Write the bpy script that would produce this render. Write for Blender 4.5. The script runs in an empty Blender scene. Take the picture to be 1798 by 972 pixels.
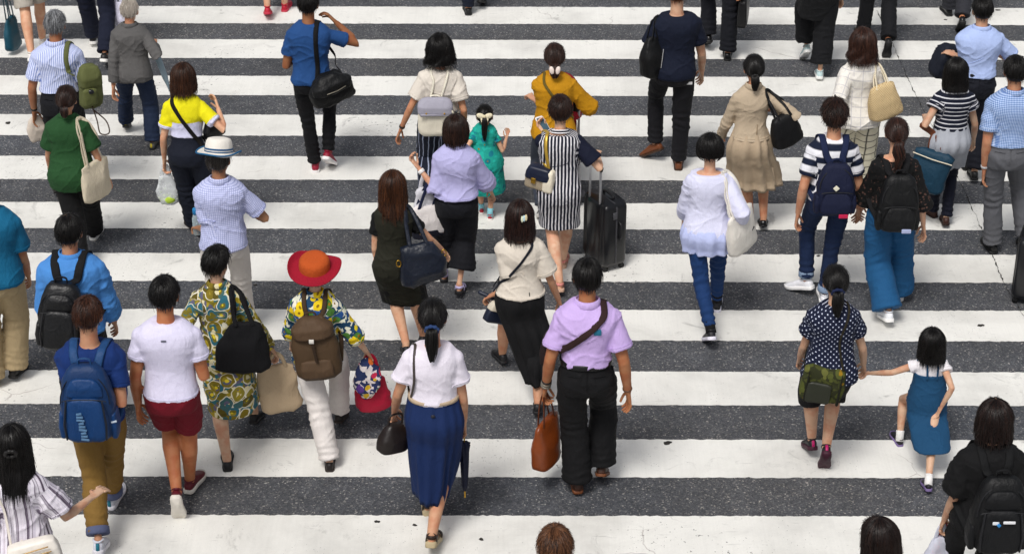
import bpy, math, random
import numpy as np
from mathutils import Vector as Vec, Matrix
R_ = math.radians
random.seed(7)
rng = np.random.default_rng(11)
sc = bpy.context.scene
col = sc.collection

# ------------------------------------------------------------------ camera
FPX = 3600.0; CX = 899.0; CY = 486.0; CAMH = 7.715
TH = math.atan(1972.0 / 3600.0)
ROLL = 0.0022
cam = bpy.data.cameras.new('camera')
cam.sensor_width = 36.0; cam.lens = FPX / 1798.0 * 36.0
cam.clip_start = 0.1; cam.clip_end = 2000
camo = bpy.data.objects.new('camera', cam); col.objects.link(camo)
camo.matrix_world = (Matrix.Translation((0, 0, CAMH)) @ Matrix.Rotation(math.pi / 2 - TH, 4, 'X')
                     @ Matrix.Rotation(ROLL, 4, 'Z'))
sc.camera = camo
cam.dof.use_dof = True
cam.dof.focus_distance = 14.6
cam.dof.aperture_fstop = 6.3
# ------------------------------------------------------------------ sky, sun, exposure
SUN_EL, SUN_AZ = 58.0, 205.0          # high thin cloud: a broad soft sun behind the viewer's left
w = bpy.data.worlds.new('World'); sc.world = w; w.use_nodes = True
nt = w.node_tree; nt.nodes.clear()
sky = nt.nodes.new('ShaderNodeTexSky'); sky.sky_type = 'NISHITA'; sky.sun_disc = False
sky.sun_elevation = R_(SUN_EL); sky.sun_rotation = R_(SUN_AZ); sky.air_density = 1.0; sky.dust_density = 4.0
hs_ = nt.nodes.new('ShaderNodeHueSaturation'); hs_.inputs['Saturation'].default_value = 0.3
bg = nt.nodes.new('ShaderNodeBackground'); bg.inputs['Strength'].default_value = 0.110
wo = nt.nodes.new('ShaderNodeOutputWorld')
nt.links.new(sky.outputs[0], hs_.inputs['Color']); nt.links.new(hs_.outputs[0], bg.inputs['Color'])
nt.links.new(bg.outputs[0], wo.inputs['Surface'])
sl = bpy.data.lights.new('sun', 'SUN'); sl.energy = 2.15; sl.angle = R_(18); sl.color = (1, .965, .92)
slo = bpy.data.objects.new('sun', sl); col.objects.link(slo)
az, el = R_(SUN_AZ), R_(SUN_EL)
sdir = Vec((math.sin(az) * math.cos(el), math.cos(az) * math.cos(el), math.sin(el)))
slo.rotation_euler = sdir.to_track_quat('Z', 'Y').to_euler(); slo.location = sdir * 40
sc.view_settings.view_transform = 'Standard'; sc.view_settings.look = 'None'
sc.view_settings.exposure = 0.0; sc.view_settings.gamma = 1.0
sc.view_settings.use_curve_mapping = False
sc.render.engine = 'CYCLES'
sc.cycles.max_bounces = 5; sc.cycles.diffuse_bounces = 3; sc.cycles.glossy_bounces = 2
sc.cycles.use_denoising = True

# ------------------------------------------------------------------ where a pixel of the photograph meets the world
def ray(px, py):
    x = px - CX; u = -(py - CY)
    c, s = math.cos(ROLL), math.sin(ROLL)
    x, u = (x * c - u * s) / FPX, (x * s + u * c) / FPX
    return np.array([x, math.cos(TH) + u * math.sin(TH), -math.sin(TH) + u * math.cos(TH)])
CAM = np.array([0, 0, CAMH])
def at_z(px, py, z):
    d = ray(px, py); return CAM + d * (z - CAMH) / d[2]
def proj(P):
    d = np.asarray(P, float) - CAM; fw = A(0, math.cos(TH), -math.sin(TH)); up = A(0, math.sin(TH), math.cos(TH)); z = d @ fw
    x, u = d[0] / z * FPX, d @ up / z * FPX; c, s = math.cos(ROLL), math.sin(ROLL)
    return (CX + x * c + u * s, CY - (-x * s + u * c))
def at_y(px, py, y):
    d = ray(px, py); return CAM + d * y / d[1]

# ------------------------------------------------------------------ noise
def _h(i, seed):
    n = (i[:, 0] * 73856093) ^ (i[:, 1] * 19349663) ^ (i[:, 2] * 83492791) ^ (seed * 2654435761)
    n = (n ^ (n >> 13)) * 1274126177
    n = n ^ (n >> 16)
    return (n & 0xffff) / 32767.5 - 1.0
def vnoise(P, seed=0):
    P = np.asarray(P, float); i = np.floor(P).astype(np.int64); f = P - i; f = f * f * (3 - 2 * f)
    out = 0
    for dx in (0, 1):
        wx = f[:, 0] if dx else 1 - f[:, 0]
        for dy in (0, 1):
            wy = f[:, 1] if dy else 1 - f[:, 1]
            for dz in (0, 1):
                wz = f[:, 2] if dz else 1 - f[:, 2]
                out = out + wx * wy * wz * _h(i + np.array([dx, dy, dz]), seed)
    return out
def ridge(P, seed=0):
    return 1 - 2 * np.sqrt(np.abs(vnoise(P, seed)))

# ------------------------------------------------------------------ mesh building
def A(*v): return np.array(v, float)
def unit(v):
    v = np.asarray(v, float); return v / (np.linalg.norm(v) + 1e-12)
def cr(pts, k=4):
    """Catmull-Rom through rows (any width)"""
    p = np.asarray(pts, float); p = np.vstack([2 * p[0] - p[1], p, 2 * p[-1] - p[-2]]); out = []
    for i in range(1, len(p) - 2):
        for j in range(k):
            t = j / k
            out.append(.5 * (2 * p[i] + (p[i + 1] - p[i - 1]) * t + (2 * p[i - 1] - 5 * p[i] + 4 * p[i + 1] - p[i + 2]) * t * t
                             + (3 * p[i] - p[i - 1] - 3 * p[i + 1] + p[i + 2]) * t ** 3))
    out.append(p[-2]); return np.array(out)
def ring(c, ax, ay, n=20, p=2.0, yaw=0.0):
    a = np.linspace(0, 2 * math.pi, n, endpoint=False)
    ca, sa = np.cos(a), np.sin(a)
    x = ax * np.sign(ca) * np.abs(ca) ** (2 / p); y = ay * np.sign(sa) * np.abs(sa) ** (2 / p)
    cy, sy = math.cos(yaw), math.sin(yaw)
    return np.stack([c[0] + x * cy - y * sy, c[1] + x * sy + y * cy, np.full(n, c[2])], 1)
class MB:
    def __init__(s): s.v = []; s.f = []; s.m = []; s.n = 0
    def add(s, v, f, mi=0):
        v = np.asarray(v, float).reshape(-1, 3)
        s.v.append(v)
        for q in f: s.f.append(tuple(int(i) + s.n for i in q)); s.m.append(mi)
        s.n += len(v); return s
    def loft(s, rings, mi=0, cap=(True, True), up=0.0):
        n = len(rings[0]); v = np.vstack(rings); f = []
        for k in range(len(rings) - 1):
            for i in range(n):
                j = (i + 1) % n
                f.append((k * n + i, k * n + j, (k + 1) * n + j, (k + 1) * n + i))
        extra = []
        if cap[0]:
            c = rings[0].mean(0) + A(0, 0, up); b = len(v) + len(extra); extra.append(c)
            f += [((i + 1) % n, i, b) for i in range(n)]
        if cap[1]:
            c = rings[-1].mean(0); b = len(v) + len(extra); extra.append(c); o = (len(rings) - 1) * n
            f += [(o + i, o + (i + 1) % n, b) for i in range(n)]
        if extra: v = np.vstack([v, np.array(extra)])
        return s.add(v, f, mi)
    def tube(s, pts, rad, n=12, mi=0, ref=None, rnd=True, closed=False):
        """rad: number, list, or list of (a, b) with a along ref"""
        pts = np.asarray(pts, float); N = len(pts)
        rad = np.asarray(rad, float)
        if rad.ndim == 0: rad = np.full((N, 2), float(rad))
        elif rad.ndim == 1 and len(rad) == 2 and N != 2: rad = np.tile(rad, (N, 1))
        elif rad.ndim == 1: rad = np.stack([rad, rad], 1)
        T = np.gradient(pts, axis=0); T /= (np.linalg.norm(T, axis=1, keepdims=True) + 1e-12)
        if closed:
            T = np.roll(pts, -1, 0) - np.roll(pts, 1, 0); T /= np.linalg.norm(T, axis=1, keepdims=True)
        rings = []; a = None
        ang = np.linspace(0, 2 * math.pi, n, endpoint=False)
        for i in range(N):
            if ref is not None: r = np.asarray(ref, float); r = r[i] if r.ndim == 2 else r
            elif a is None: r = A(1, 0, 0) if abs(T[i][0]) < .8 else A(0, 1, 0)
            else: r = a
            a = unit(r - T[i] * np.dot(r, T[i])); b = np.cross(T[i], a)
            rings.append(pts[i] + np.outer(np.cos(ang), a) * rad[i][0] + np.outer(np.sin(ang), b) * rad[i][1])
        if closed:
            v = np.vstack(rings); f = []
            for k in range(N):
                for i in range(n):
                    j = (i + 1) % n; k2 = (k + 1) % N
                    f.append((k * n + i, k * n + j, k2 * n + j, k2 * n + i))
            return s.add(v, f, mi)
        if rnd:
            r0 = rad[0].min(); r1 = rad[-1].min()
            c0, c1 = pts[0], pts[-1]
            pre = [c0 + (rings[0] - c0) * q - T[0] * r0 * h for q, h in ((.5, .86), (.87, .5))]
            post = [c1 + (rings[-1] - c1) * q + T[-1] * r1 * h for q, h in ((.87, .5), (.5, .86))]
            rings = pre + rings + post
        return s.loft(rings, mi)
    def ell(s, c, r, M=None, n=16, k=9, mi=0):
        rings = []
        for j in range(1, k):
            t = math.pi * j / k
            q = ring((0, 0, -math.cos(t)), math.sin(t), math.sin(t), n) * np.asarray(r)
            rings.append(q)
        v = np.vstack(rings)
        if M is not None: rings = [q @ np.asarray(M).T for q in rings]
        return s.loft([q + np.asarray(c) for q in rings], mi)
    def box(s, c, h, M=None, mi=0, p=8, k=(0.86, 1)):
        """rounded box: superellipse section lofted along z with bevelled ends"""
        c = np.asarray(c, float); hx, hy, hz = h; e = min(h) * .22; rings = []
        for z, q in ((-hz, 1 - e / min(hx, hy)), (-hz + e * .4, 1 - .3 * e / min(hx, hy)), (-hz + e, 1), (hz - e, 1), (hz - e * .4, 1 - .3 * e / min(hx, hy)), (hz, 1 - e / min(hx, hy))):
            rings.append(ring((0, 0, z), hx * q, hy * q, 24, p))
        if M is not None: rings = [r @ np.asarray(M).T for r in rings]
        return s.loft([r + c for r in rings], mi)
    def mesh(s, name='m'):
        me = bpy.data.meshes.new(name)
        me.from_pydata(np.vstack(s.v).tolist(), [], s.f); me.update()
        if any(s.m): me.polygons.foreach_set('material_index', s.m)
        return me
def get_co(me):
    a = np.empty(len(me.vertices) * 3, np.float32); me.vertices.foreach_get('co', a); return a.reshape(-1, 3).astype(float)
def get_no(me):
    a = np.empty(len(me.vertices) * 3, np.float32); me.vertices.foreach_get('normal', a); return a.reshape(-1, 3).astype(float)
def set_co(me, c):
    me.vertices.foreach_set('co', np.ascontiguousarray(c, np.float32).ravel()); me.update()
def remesh(me, vox, it=3):
    o = bpy.data.objects.new('tmp', me); col.objects.link(o)
    m = o.modifiers.new('r', 'REMESH'); m.mode = 'VOXEL'; m.voxel_size = vox; m.adaptivity = 0
    if it:
        q = o.modifiers.new('s', 'SMOOTH'); q.factor = .5; q.iterations = it
    dg = bpy.context.evaluated_depsgraph_get()
    new = bpy.data.meshes.new_from_object(o.evaluated_get(dg))
    bpy.data.objects.remove(o); bpy.data.meshes.remove(me)
    return new
def join_mesh(me, mb):
    """append loose tubes (fingers, eyes) to a remeshed body"""
    v = get_co(me); f = [tuple(p.vertices) for p in me.polygons]
    out = MB(); out.v = [v]; out.f = f; out.m = [0] * len(f); out.n = len(v)
    off = len(v)
    out.v += mb.v; out.f += [tuple(i + off for i in q) for q in mb.f]; out.m += mb.m; out.n += mb.n
    bpy.data.meshes.remove(me)
    return out.mesh()
def link(name, me, mats, parent=None, origin=None, sharp=None):
    me.name = name
    if origin is not None: set_co(me, get_co(me) - np.asarray(origin))
    for m in (mats if isinstance(mats, (list, tuple)) else [mats]): me.materials.append(m)
    me.polygons.foreach_set('use_smooth', [True] * len(me.polygons))
    if sharp: me.set_sharp_from_angle(angle=R_(sharp))
    me.update()
    o = bpy.data.objects.new(name, me); col.objects.link(o)
    if parent: o.parent = parent
    return o
def tag(o, label=None, cat=None, group=None, kind=None):
    if label: o['label'] = label
    if cat: o['category'] = cat
    if group: o['group'] = group
    if kind: o['kind'] = kind
    return o

# ------------------------------------------------------------------ materials
def lin(h):
    h = h.lstrip('#'); o = []
    for i in (0, 2, 4):
        c = int(h[i:i + 2], 16) / 255; o.append(c / 12.92 if c <= .04045 else ((c + .055) / 1.055) ** 2.4)
    return tuple(o) + (1.0,)
class NT:
    """tiny node-graph helper"""
    def __init__(s, name):
        s.m = bpy.data.materials.new(name); s.m.use_nodes = True; s.t = s.m.node_tree
        s.b = s.t.nodes['Principled BSDF']; s.b.inputs['Specular IOR Level'].default_value = .3
    def n(s, typ, **k):
        x = s.t.nodes.new('ShaderNode' + typ)
        for a, v in k.items(): setattr(x, a, v)
        return x
    def set(s, sock, v):
        if hasattr(v, 'links') or isinstance(v, bpy.types.NodeSocket): s.t.links.new(v, sock)
        else: sock.default_value = v
    def math(s, op, a, b=None, c=None, clamp=False):
        x = s.n('Math', operation=op, use_clamp=clamp); s.set(x.inputs[0], a)
        if b is not None: s.set(x.inputs[1], b)
        if c is not None: s.set(x.inputs[2], c)
        return x.outputs[0]
    def mix(s, f, a, b, mode='MIX'):
        x = s.n('Mix', data_type='RGBA', blend_type=mode); s.set(x.inputs[0], f); s.set(x.inputs[6], a); s.set(x.inputs[7], b)
        return x.outputs[2]
    def noise(s, vec, scale, detail=3, rough=.55, dist=0):
        x = s.n('TexNoise'); x.inputs['Scale'].default_value = scale; x.inputs['Detail'].default_value = detail
        x.inputs['Roughness'].default_value = rough; x.inputs['Distortion'].default_value = dist
        if vec is not None: s.set(x.inputs['Vector'], vec)
        return x
    def vor(s, vec, scale, feature='F1', rand=1.0):
        x = s.n('TexVoronoi', feature=feature); x.inputs['Scale'].default_value = scale; x.inputs['Randomness'].default_value = rand
        s.set(x.inputs['Vector'], vec); return x
    def ramp(s, f, stops, interp='LINEAR'):
        x = s.n('ValToRGB'); x.color_ramp.interpolation = interp; e = x.color_ramp.elements
        while len(e) < len(stops): e.new(.5)
        for q, (p, c) in zip(e, stops): q.position = p; q.color = c if len(c) == 4 else tuple(c) + (1,)
        s.set(x.inputs[0], f); return x.outputs[0]
    def sstep(s, x, a, b):
        q = s.n('MapRange', interpolation_type='SMOOTHSTEP'); s.set(q.inputs[0], x); q.inputs[1].default_value = a; q.inputs[2].default_value = b
        return q.outputs[0]
    def coord(s, which='Object'): return s.n('TexCoord').outputs[which]
    def attr(s, name): return s.n('Attribute', attribute_name=name).outputs['Vector']
    def xyz(s, v):
        x = s.n('SeparateXYZ'); s.set(x.inputs[0], v); return x.outputs
    def vec(s, x, y, z):
        q = s.n('CombineXYZ'); s.set(q.inputs[0], x); s.set(q.inputs[1], y); s.set(q.inputs[2], z); return q.outputs[0]
    def bump(s, h, strength, dist, nrm=None):
        x = s.n('Bump'); x.inputs['Strength'].default_value = strength; x.inputs['Distance'].default_value = dist
        s.set(x.inputs['Height'], h)
        if nrm is not None: s.set(x.inputs['Normal'], nrm)
        return x.outputs[0]
    def fin(s, colr, rough=.8, nrm=None, metal=0.0):
        s.set(s.b.inputs['Base Color'], colr); s.set(s.b.inputs['Roughness'], rough); s.b.inputs['Metallic'].default_value = metal
        if nrm is not None: s.set(s.b.inputs['Normal'], nrm)
        return s.m
_mc = {}
def deep(h):
    r = [int(h.lstrip('#')[i:i + 2], 16) for i in (0, 2, 4)]; l = (.3 * r[0] + .6 * r[1] + .1 * r[2]) / 255; k = min(1.0, .80 + .28 * l)
    return '#%02x%02x%02x' % tuple(int(v * k) for v in r)
def fabric(c1, pat=None, c2=None, per=.02, duty=.5, rough=.85, wr=1.0, extra=None, sheen=0.0):
    key = ('f', c1, pat, c2, per, duty, rough, wr, extra)
    if key in _mc: return _mc[key]
    c1 = deep(c1); c2 = deep(c2) if c2 else c2
    t = NT('fabric'); oc = t.coord(); uv = t.attr('puv'); u, _, v = t.xyz(uv)
    a = lin(c1); b = lin(c2) if c2 else None
    def band(x, p, d, soft=.06):
        fr = t.math('PINGPONG', t.math('MULTIPLY', x, 1 / p), .5)       # 0..0.5
        return t.math('SUBTRACT', 1.0, t.sstep(fr, d * .5 - soft, d * .5 + soft))
    wob = t.noise(oc, 9, 2).outputs[0]
    uw = t.math('ADD', u, t.math('MULTIPLY', t.math('SUBTRACT', wob, .5), .012))
    if pat is None: c = a
    elif pat == 'v': c = t.mix(band(uw, per, duty), a, b)
    elif pat == 'h': c = t.mix(band(v, per, duty), a, b)
    elif pat == 'grid':
        f = t.math('MAXIMUM', band(uw, per, duty), band(v, per, duty)); c = t.mix(f, a, b)
    elif pat == 'gingham':
        f = t.math('MULTIPLY', t.math('ADD', band(uw, per, duty), band(v, per, duty)), .5); c = t.mix(f, a, b)
    elif pat == 'polka':
        x = t.vor(t.vec(t.math('ADD', uw, v), 0.0, t.math('SUBTRACT', uw, v)), .72 / per, rand=.0).outputs['Distance']
        f = t.math('LESS_THAN', x, duty); c = t.mix(f, a, b)
    elif pat == 'yoke':       # colour above a height, another below
        f = t.math('GREATER_THAN', v, per); c = t.mix(f, a, b)
    elif pat == 'floral':
        p = t.vec(uw, 0.0, v)
        p2 = t.noise(p, 14, 3); pd = t.n('VectorMath', operation='MULTIPLY_ADD'); t.set(pd.inputs[0], p2.outputs['Color']); pd.inputs[1].default_value = (.03, .0, .03); t.set(pd.inputs[2], p)
        x = t.vor(pd.outputs[0], 1 / per)
        ids = t.xyz(x.outputs['Color'])[0]
        pal = t.ramp(ids, [(i / len(extra), lin(k)) for i, k in enumerate(extra)], 'CONSTANT')
        flower = t.math('LESS_THAN', x.outputs['Distance'], duty); heart = t.math('LESS_THAN', x.outputs['Distance'], duty * .33)
        y = t.vor(pd.outputs[0], 2.6 / per); leaf = t.math('GREATER_THAN', t.xyz(y.outputs['Color'])[1], .40)
        c = t.mix(leaf, a, b); c = t.mix(flower, c, pal); c = t.mix(heart, c, lin('#8a6a10'))
    elif pat == 'paisley':
        p = t.vec(uw, 0.0, v)
        p2 = t.noise(p, 7, 2); pd = t.n('VectorMath', operation='MULTIPLY_ADD'); t.set(pd.inputs[0], p2.outputs['Color']); pd.inputs[1].default_value = (.09, .0, .09); t.set(pd.inputs[2], p)
        x = t.vor(pd.outputs[0], 1 / per); d = x.outputs['Distance']
        ids = t.xyz(x.outputs['Color'])[0]
        pal = t.ramp(ids, [(i / len(extra), lin(k)) for i, k in enumerate(extra)], 'CONSTANT')
        y = t.vor(pd.outputs[0], 3.2 / per); small = t.ramp(t.xyz(y.outputs['Color'])[1], [(0, lin('#6f661c')), (.3, lin('#d8cfa6')), (.5, lin('#2c6570')), (.66, lin('#9c8a22')), (.84, lin('#5d5a70'))], 'CONSTANT')
        c = t.mix(t.math('LESS_THAN', d, .56), small, lin('#dcd8c4')); c = t.mix(t.math('LESS_THAN', d, .5), c, pal)
        c = t.mix(t.math('LESS_THAN', d, .3), c, small); c = t.mix(t.math('LESS_THAN', d, .16), c, lin('#d9c22c'))
    elif pat == 'lace':
        x = t.vor(t.vec(uw, 0.0, v), 1 / per).outputs['Distance']
        f = t.math('MULTIPLY', t.math('LESS_THAN', x, .36), t.math('GREATER_THAN', t.noise(oc, 22, 2).outputs[0], .52)); c = t.mix(f, a, b)
    elif pat == 'irr':        # woven stripes of uneven width
        n1 = t.noise(t.vec(t.math('MULTIPLY', uw, 1.0), 0.0, 0.0), 1 / per, 2); c = t.ramp(n1.outputs[0], [(.36, lin('#3a2f3c')), (.43, lin(c2)), (.5, lin(c1)), (.56, lin('#bcb4c4')), (.62, lin(c1)), (.7, lin('#9a8894'))])
    # small tone variation of the cloth itself and fine weave
    nv = t.noise(oc, 6, 3).outputs[0]; nf = t.noise(oc, 260, 2).outputs[0]
    k = t.math('MULTIPLY_ADD', nv, .16, .92); k = t.math('MULTIPLY', k, t.math('MULTIPLY_ADD', nf, .3, .85))
    c = t.mix(1.0, c, t.vec(k, k, k), 'MULTIPLY')
    mp = t.n('Mapping'); mp.inputs['Scale'].default_value = (1, 1, .45); mp.inputs['Rotation'].default_value = (0, R_(14), 0); t.set(mp.inputs[0], oc)
    h1 = t.noise(mp.outputs[0], 26, 3, .6, .8).outputs[0]
    nb = t.bump(h1, .35 * wr, .02)
    m2 = t.n('Mapping'); m2.inputs['Scale'].default_value = (1, 1, .6); m2.inputs['Rotation'].default_value = (0, R_(-32), 0); t.set(m2.inputs[0], oc)
    cn = t.noise(m2.outputs[0], 6.5, 1, .5, .25).outputs[0]; cz = t.math('POWER', t.math('SUBTRACT', 1.0, t.math('ABSOLUTE', t.math('MULTIPLY_ADD', cn, 2.0, -1.0))), 7.0)
    cg = t.math('MULTIPLY', cz, t.sstep(t.noise(oc, 5, 2).outputs[0], .42, .62)); nb = t.bump(cg, .22 * wr, .012, nb); nb = t.bump(nf, .18, .003, nb)
    if sheen: t.b.inputs['Sheen Weight'].default_value = sheen
    _mc[key] = t.fin(c, rough, nb); return _mc[key]
def plain(c1, rough=.5, metal=0.0, spec=.4, bump=0.0, trans=0.0):
    key = ('p', c1, rough, metal, spec, bump, trans)
    if key in _mc: return _mc[key]
    t = NT('surface'); oc = t.coord(); n = t.noise(oc, 30, 3).outputs[0]
    k = t.math('MULTIPLY_ADD', n, .3, .85); c = t.mix(1.0, lin(c1), t.vec(k, k, k), 'MULTIPLY')
    t.b.inputs['Specular IOR Level'].default_value = spec
    if trans:
        t.b.inputs['Transmission Weight'].default_value = trans; t.b.inputs['IOR'].default_value = 1.05
    nb = t.bump(t.noise(oc, 45, 3).outputs[0], bump, .01) if bump else None
    r = t.math('MULTIPLY_ADD', n, .2, rough - .1, clamp=True)
    _mc[key] = t.fin(c, r, nb, metal); return _mc[key]
def skin_mat(c):
    key = ('s', c)
    if key in _mc: return _mc[key]
    t = NT('skin'); oc = t.coord(); n = t.noise(oc, 14, 3).outputs[0]
    a = lin(c); b = (a[0] * .90, a[1] * .70, a[2] * .64, 1)
    cc = t.mix(t.sstep(n, .38, .68), a, b); n2 = t.noise(oc, 5, 2).outputs[0]; cc = t.mix(t.math('MULTIPLY', t.sstep(n2, .5, .7), .35), cc, (a[0] * .78, a[1] * .66, a[2] * .62, 1)); n3 = t.noise(oc, 3.5, 2).outputs[0]; cc = t.mix(t.math('MULTIPLY', t.sstep(n3, .52, .72), .3), cc, (min(1, a[0] * 1.18), min(1, a[1] * 1.2), min(1, a[2] * 1.22), 1))
    t.b.inputs['Subsurface Weight'].default_value = .0
    _mc[key] = t.fin(cc, .52, t.bump(t.noise(oc, 180, 2).outputs[0], .08, .002)); return _mc[key]
def hair_mat(c, c2):
    key = ('h', c, c2)
    if key in _mc: return _mc[key]
    t = NT('hair'); hv = t.xyz(t.attr('hv'))[0]
    cc = t.mix(t.math('MINIMUM', hv, 1.0), lin(c), lin(c2)); cc = t.mix(t.sstep(hv, 1.2, 1.9), cc, lin('#a88468')); t.b.inputs['Specular IOR Level'].default_value = .32
    _mc[key] = t.fin(cc, .36); return _mc[key]

# ------------------------------------------------------------------ the road
def road():
    t = NT('asphalt'); oc = t.coord()
    v1 = t.vor(oc, 105); st = t.xyz(v1.outputs['Color'])
    v2 = t.vor(oc, 210); st2 = t.xyz(v2.outputs['Color'])
    big = t.noise(oc, .8, 4).outputs[0]; mid = t.noise(oc, 7, 3).outputs[0]
    base = t.ramp(st[0], [(0, (.048, .051, .057)), (.3, (.064, .068, .076)), (.62, (.080, .085, .094)), (.86, (.108, .113, .12)), (.955, (.16, .158, .154)), (.990, (.33, .32, .30))])
    b2 = t.ramp(st2[0], [(0, (.78, .78, .79)), (.6, (1, 1, 1)), (.9, (1.3, 1.3, 1.3))])
    c = t.mix(.8, base, b2, 'MULTIPLY')
    k = t.math('MULTIPLY', t.math('MULTIPLY_ADD', big, 1.1, .42), t.math('MULTIPLY_ADD', mid, .7, .66))
    c = t.mix(1.0, c, t.vec(k, k, k), 'MULTIPLY')
    tint = t.mix(t.noise(oc, .5, 2).outputs[0], (.93, .98, 1.08, 1), (1.1, 1.02, .93, 1)); c = t.mix(1.0, c, tint, 'MULTIPLY')
    nb = t.bump(v1.outputs['Distance'], .9, .006); nb = t.bump(v2.outputs['Distance'], .5, .003, nb)
    asph = t.fin(c, .8, nb)
    mb = MB(); mb.add([(-300, -300, 0), (300, -300, 0), (300, 500, 0), (-300, 500, 0)], [(0, 1, 2, 3)])
    tag(link('road', mb.mesh(), asph), kind='structure')
    t = NT('road_paint'); oc = t.coord()
    x, y, z = t.xyz(oc)
    lines = t.noise(t.vec(t.math('MULTIPLY', x, 55.0), t.math('MULTIPLY', y, 1.2), 0.0), 1, 3).outputs[0]
    blot = t.noise(oc, 1.3, 5, .65).outputs[0]; grit = t.noise(oc, 120, 3, .7).outputs[0]
    c = t.mix(t.sstep(blot, .42, .78), (.79, .782, .742, 1), (.60, .592, .56, 1))
    tr_ = t.noise(t.vec(t.math('MULTIPLY', x, .55), t.math('MULTIPLY', y, .05), 3.0), 1.0, 3).outputs[0]; c = t.mix(t.math('MULTIPLY', t.sstep(tr_, .5, .75), .35), c, (.52, .515, .49, 1))
    k = t.math('MULTIPLY_ADD', lines, .12, .94); k = t.math('MULTIPLY', k, t.math('MULTIPLY_ADD', grit, .16, .92))
    c = t.mix(1.0, c, t.vec(k, k, k), 'MULTIPLY')
    # grey scuffs, and flakes where the paint has broken to the asphalt
    sc1 = t.noise(oc, 3.2, 5, .7, 1.2).outputs[0]; c = t.mix(t.math('MULTIPLY', t.sstep(sc1, .58, .74), .6), c, (.30, .295, .28, 1))
    gr = t.noise(oc, .9, 6, .72, .6).outputs[0]; c = t.mix(t.math('MULTIPLY', t.sstep(gr, .44, .72), .5), c, (.55, .54, .505, 1))
    sm = t.n('Mapping'); sm.inputs['Scale'].default_value = (1.2, 9, 1); sm.inputs['Rotation'].default_value = (0, 0, R_(24)); t.set(sm.inputs[0], oc)
    c = t.mix(t.math('MULTIPLY', t.sstep(t.noise(sm.outputs[0], 2.6, 4, .6).outputs[0], .64, .72), .4), c, (.36, .355, .34, 1))
    wv_ = t.noise(oc, 3, 3); wo_ = t.n('VectorMath', operation='MULTIPLY_ADD'); t.set(wo_.inputs[0], wv_.outputs['Color']); wo_.inputs[1].default_value = (.25, .25, 0); t.set(wo_.inputs[2], oc)
    cr_ = t.vor(wo_.outputs[0], .62, 'DISTANCE_TO_EDGE').outputs['Distance']; c = t.mix(t.math('MULTIPLY', t.math('LESS_THAN', cr_, .0016), t.math('MULTIPLY', t.sstep(t.noise(oc, 1.1, 3).outputs[0], .56, .64), .5)), c, (.30, .255, .24, 1))
    reg = t.sstep(t.noise(oc, .55, 3).outputs[0], .50, .70)
    fl = t.math('MULTIPLY', t.math('GREATER_THAN', t.noise(oc, 34, 3, .6).outputs[0], .665), reg); c = t.mix(fl, c, (.035, .036, .038, 1))
    pits = t.math('MULTIPLY', t.math('LESS_THAN', t.vor(oc, 40).outputs['Distance'], .09), t.math('GREATER_THAN', t.noise(oc, 2.5, 2).outputs[0], .56)); c = t.mix(pits, c, (.1, .1, .1, 1))
    ch = t.vor(oc, 150).outputs['Distance']
    nb = t.bump(ch, .25, .003); nb = t.bump(lines, .25, .004, nb)
    paint = t.fin(c, .75, nb)
    per = 0.9
    def edge(px_y): return at_z(CX, px_y, 0)[1]
    # the far edge and near edge of every stripe, measured on the photograph
    tops = [11 - 1e9, 13, 71, 135, 203, 276, 357, 446, 544, 652, 771, 905]
    bots = [0, 43, 104, 169, 240, 317, 403, 495, 598, 711, 838, 0]
    ed = [(edge(a), edge(b)) for a, b in zip(tops[1:11], bots[1:11])]
    p0 = edge(905); ed.append((p0, p0 - (ed[-1][0] - ed[-1][1])))
    step = (ed[0][0] - ed[-1][0]) / 10; wd = sum(a - b for a, b in ed) / len(ed)
    for k in range(1, 9): ed.append((p0 - k * step, p0 - k * step - wd))
    for k in range(1, 13): ed.append((ed[0][0] + k * step, ed[0][0] + k * step - wd))
    for i, (ya, yb) in enumerate(ed):
        n = 900; xs = np.linspace(-11, 11, n)
        q = np.stack([xs * 38, np.full(n, i * 7.3), np.zeros(n)], 1)
        ja = .006 * vnoise(q, 1) + .010 * np.clip(vnoise(q * .35, 2) - .45, 0, 1)
        jb = .006 * vnoise(q, 3) + .010 * np.clip(vnoise(q * .35, 4) - .45, 0, 1)
        v = np.vstack([np.stack([xs, yb + jb, np.full(n, .004)], 1), np.stack([xs, ya - ja, np.full(n, .004)], 1)])
        mb = MB(); mb.add(v, [(j, j + 1, n + j + 1, n + j) for j in range(n - 1)])
        tag(link('crossing_stripe', mb.mesh(), paint), kind='structure')
    # the joint that cracks across the lane on the right
    pts = [at_z(x_, y_, 0) for x_, y_ in ((1540, 20), (1570, 85), (1592, 135), (1614, 180), (1650, 246), (1690, 330), (1722, 400), (1745, 455), (1762, 495), (1785, 535), (1812, 580), (1860, 660))]
    p = cr(np.array(pts), 26); n = len(p); tt = np.arange(n)
    q = np.stack([tt * .33, np.zeros(n), np.zeros(n)], 1)
    off = .006 * vnoise(q, 5) + .005 * vnoise(q * 2.7, 6); wdt = .0012 + .0055 * np.clip(vnoise(q * 2.3, 8) + .1, 0, 1)
    d = np.gradient(p, axis=0); s = np.stack([d[:, 1], -d[:, 0], 0 * tt], 1); s /= np.linalg.norm(s, axis=1, keepdims=True)
    a = p + s * (off - wdt)[:, None] + A(0, 0, .0075); b = p + s * (off + wdt)[:, None] + A(0, 0, .0075)
    mb = MB(); mb.add(np.vstack([a, b]), [(j, n + j, n + j + 1, j + 1) for j in range(n - 1)])
    tag(link('road_crack', mb.mesh(), plain('#2b2a29', .9, spec=.1)), kind='structure')
road()
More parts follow.
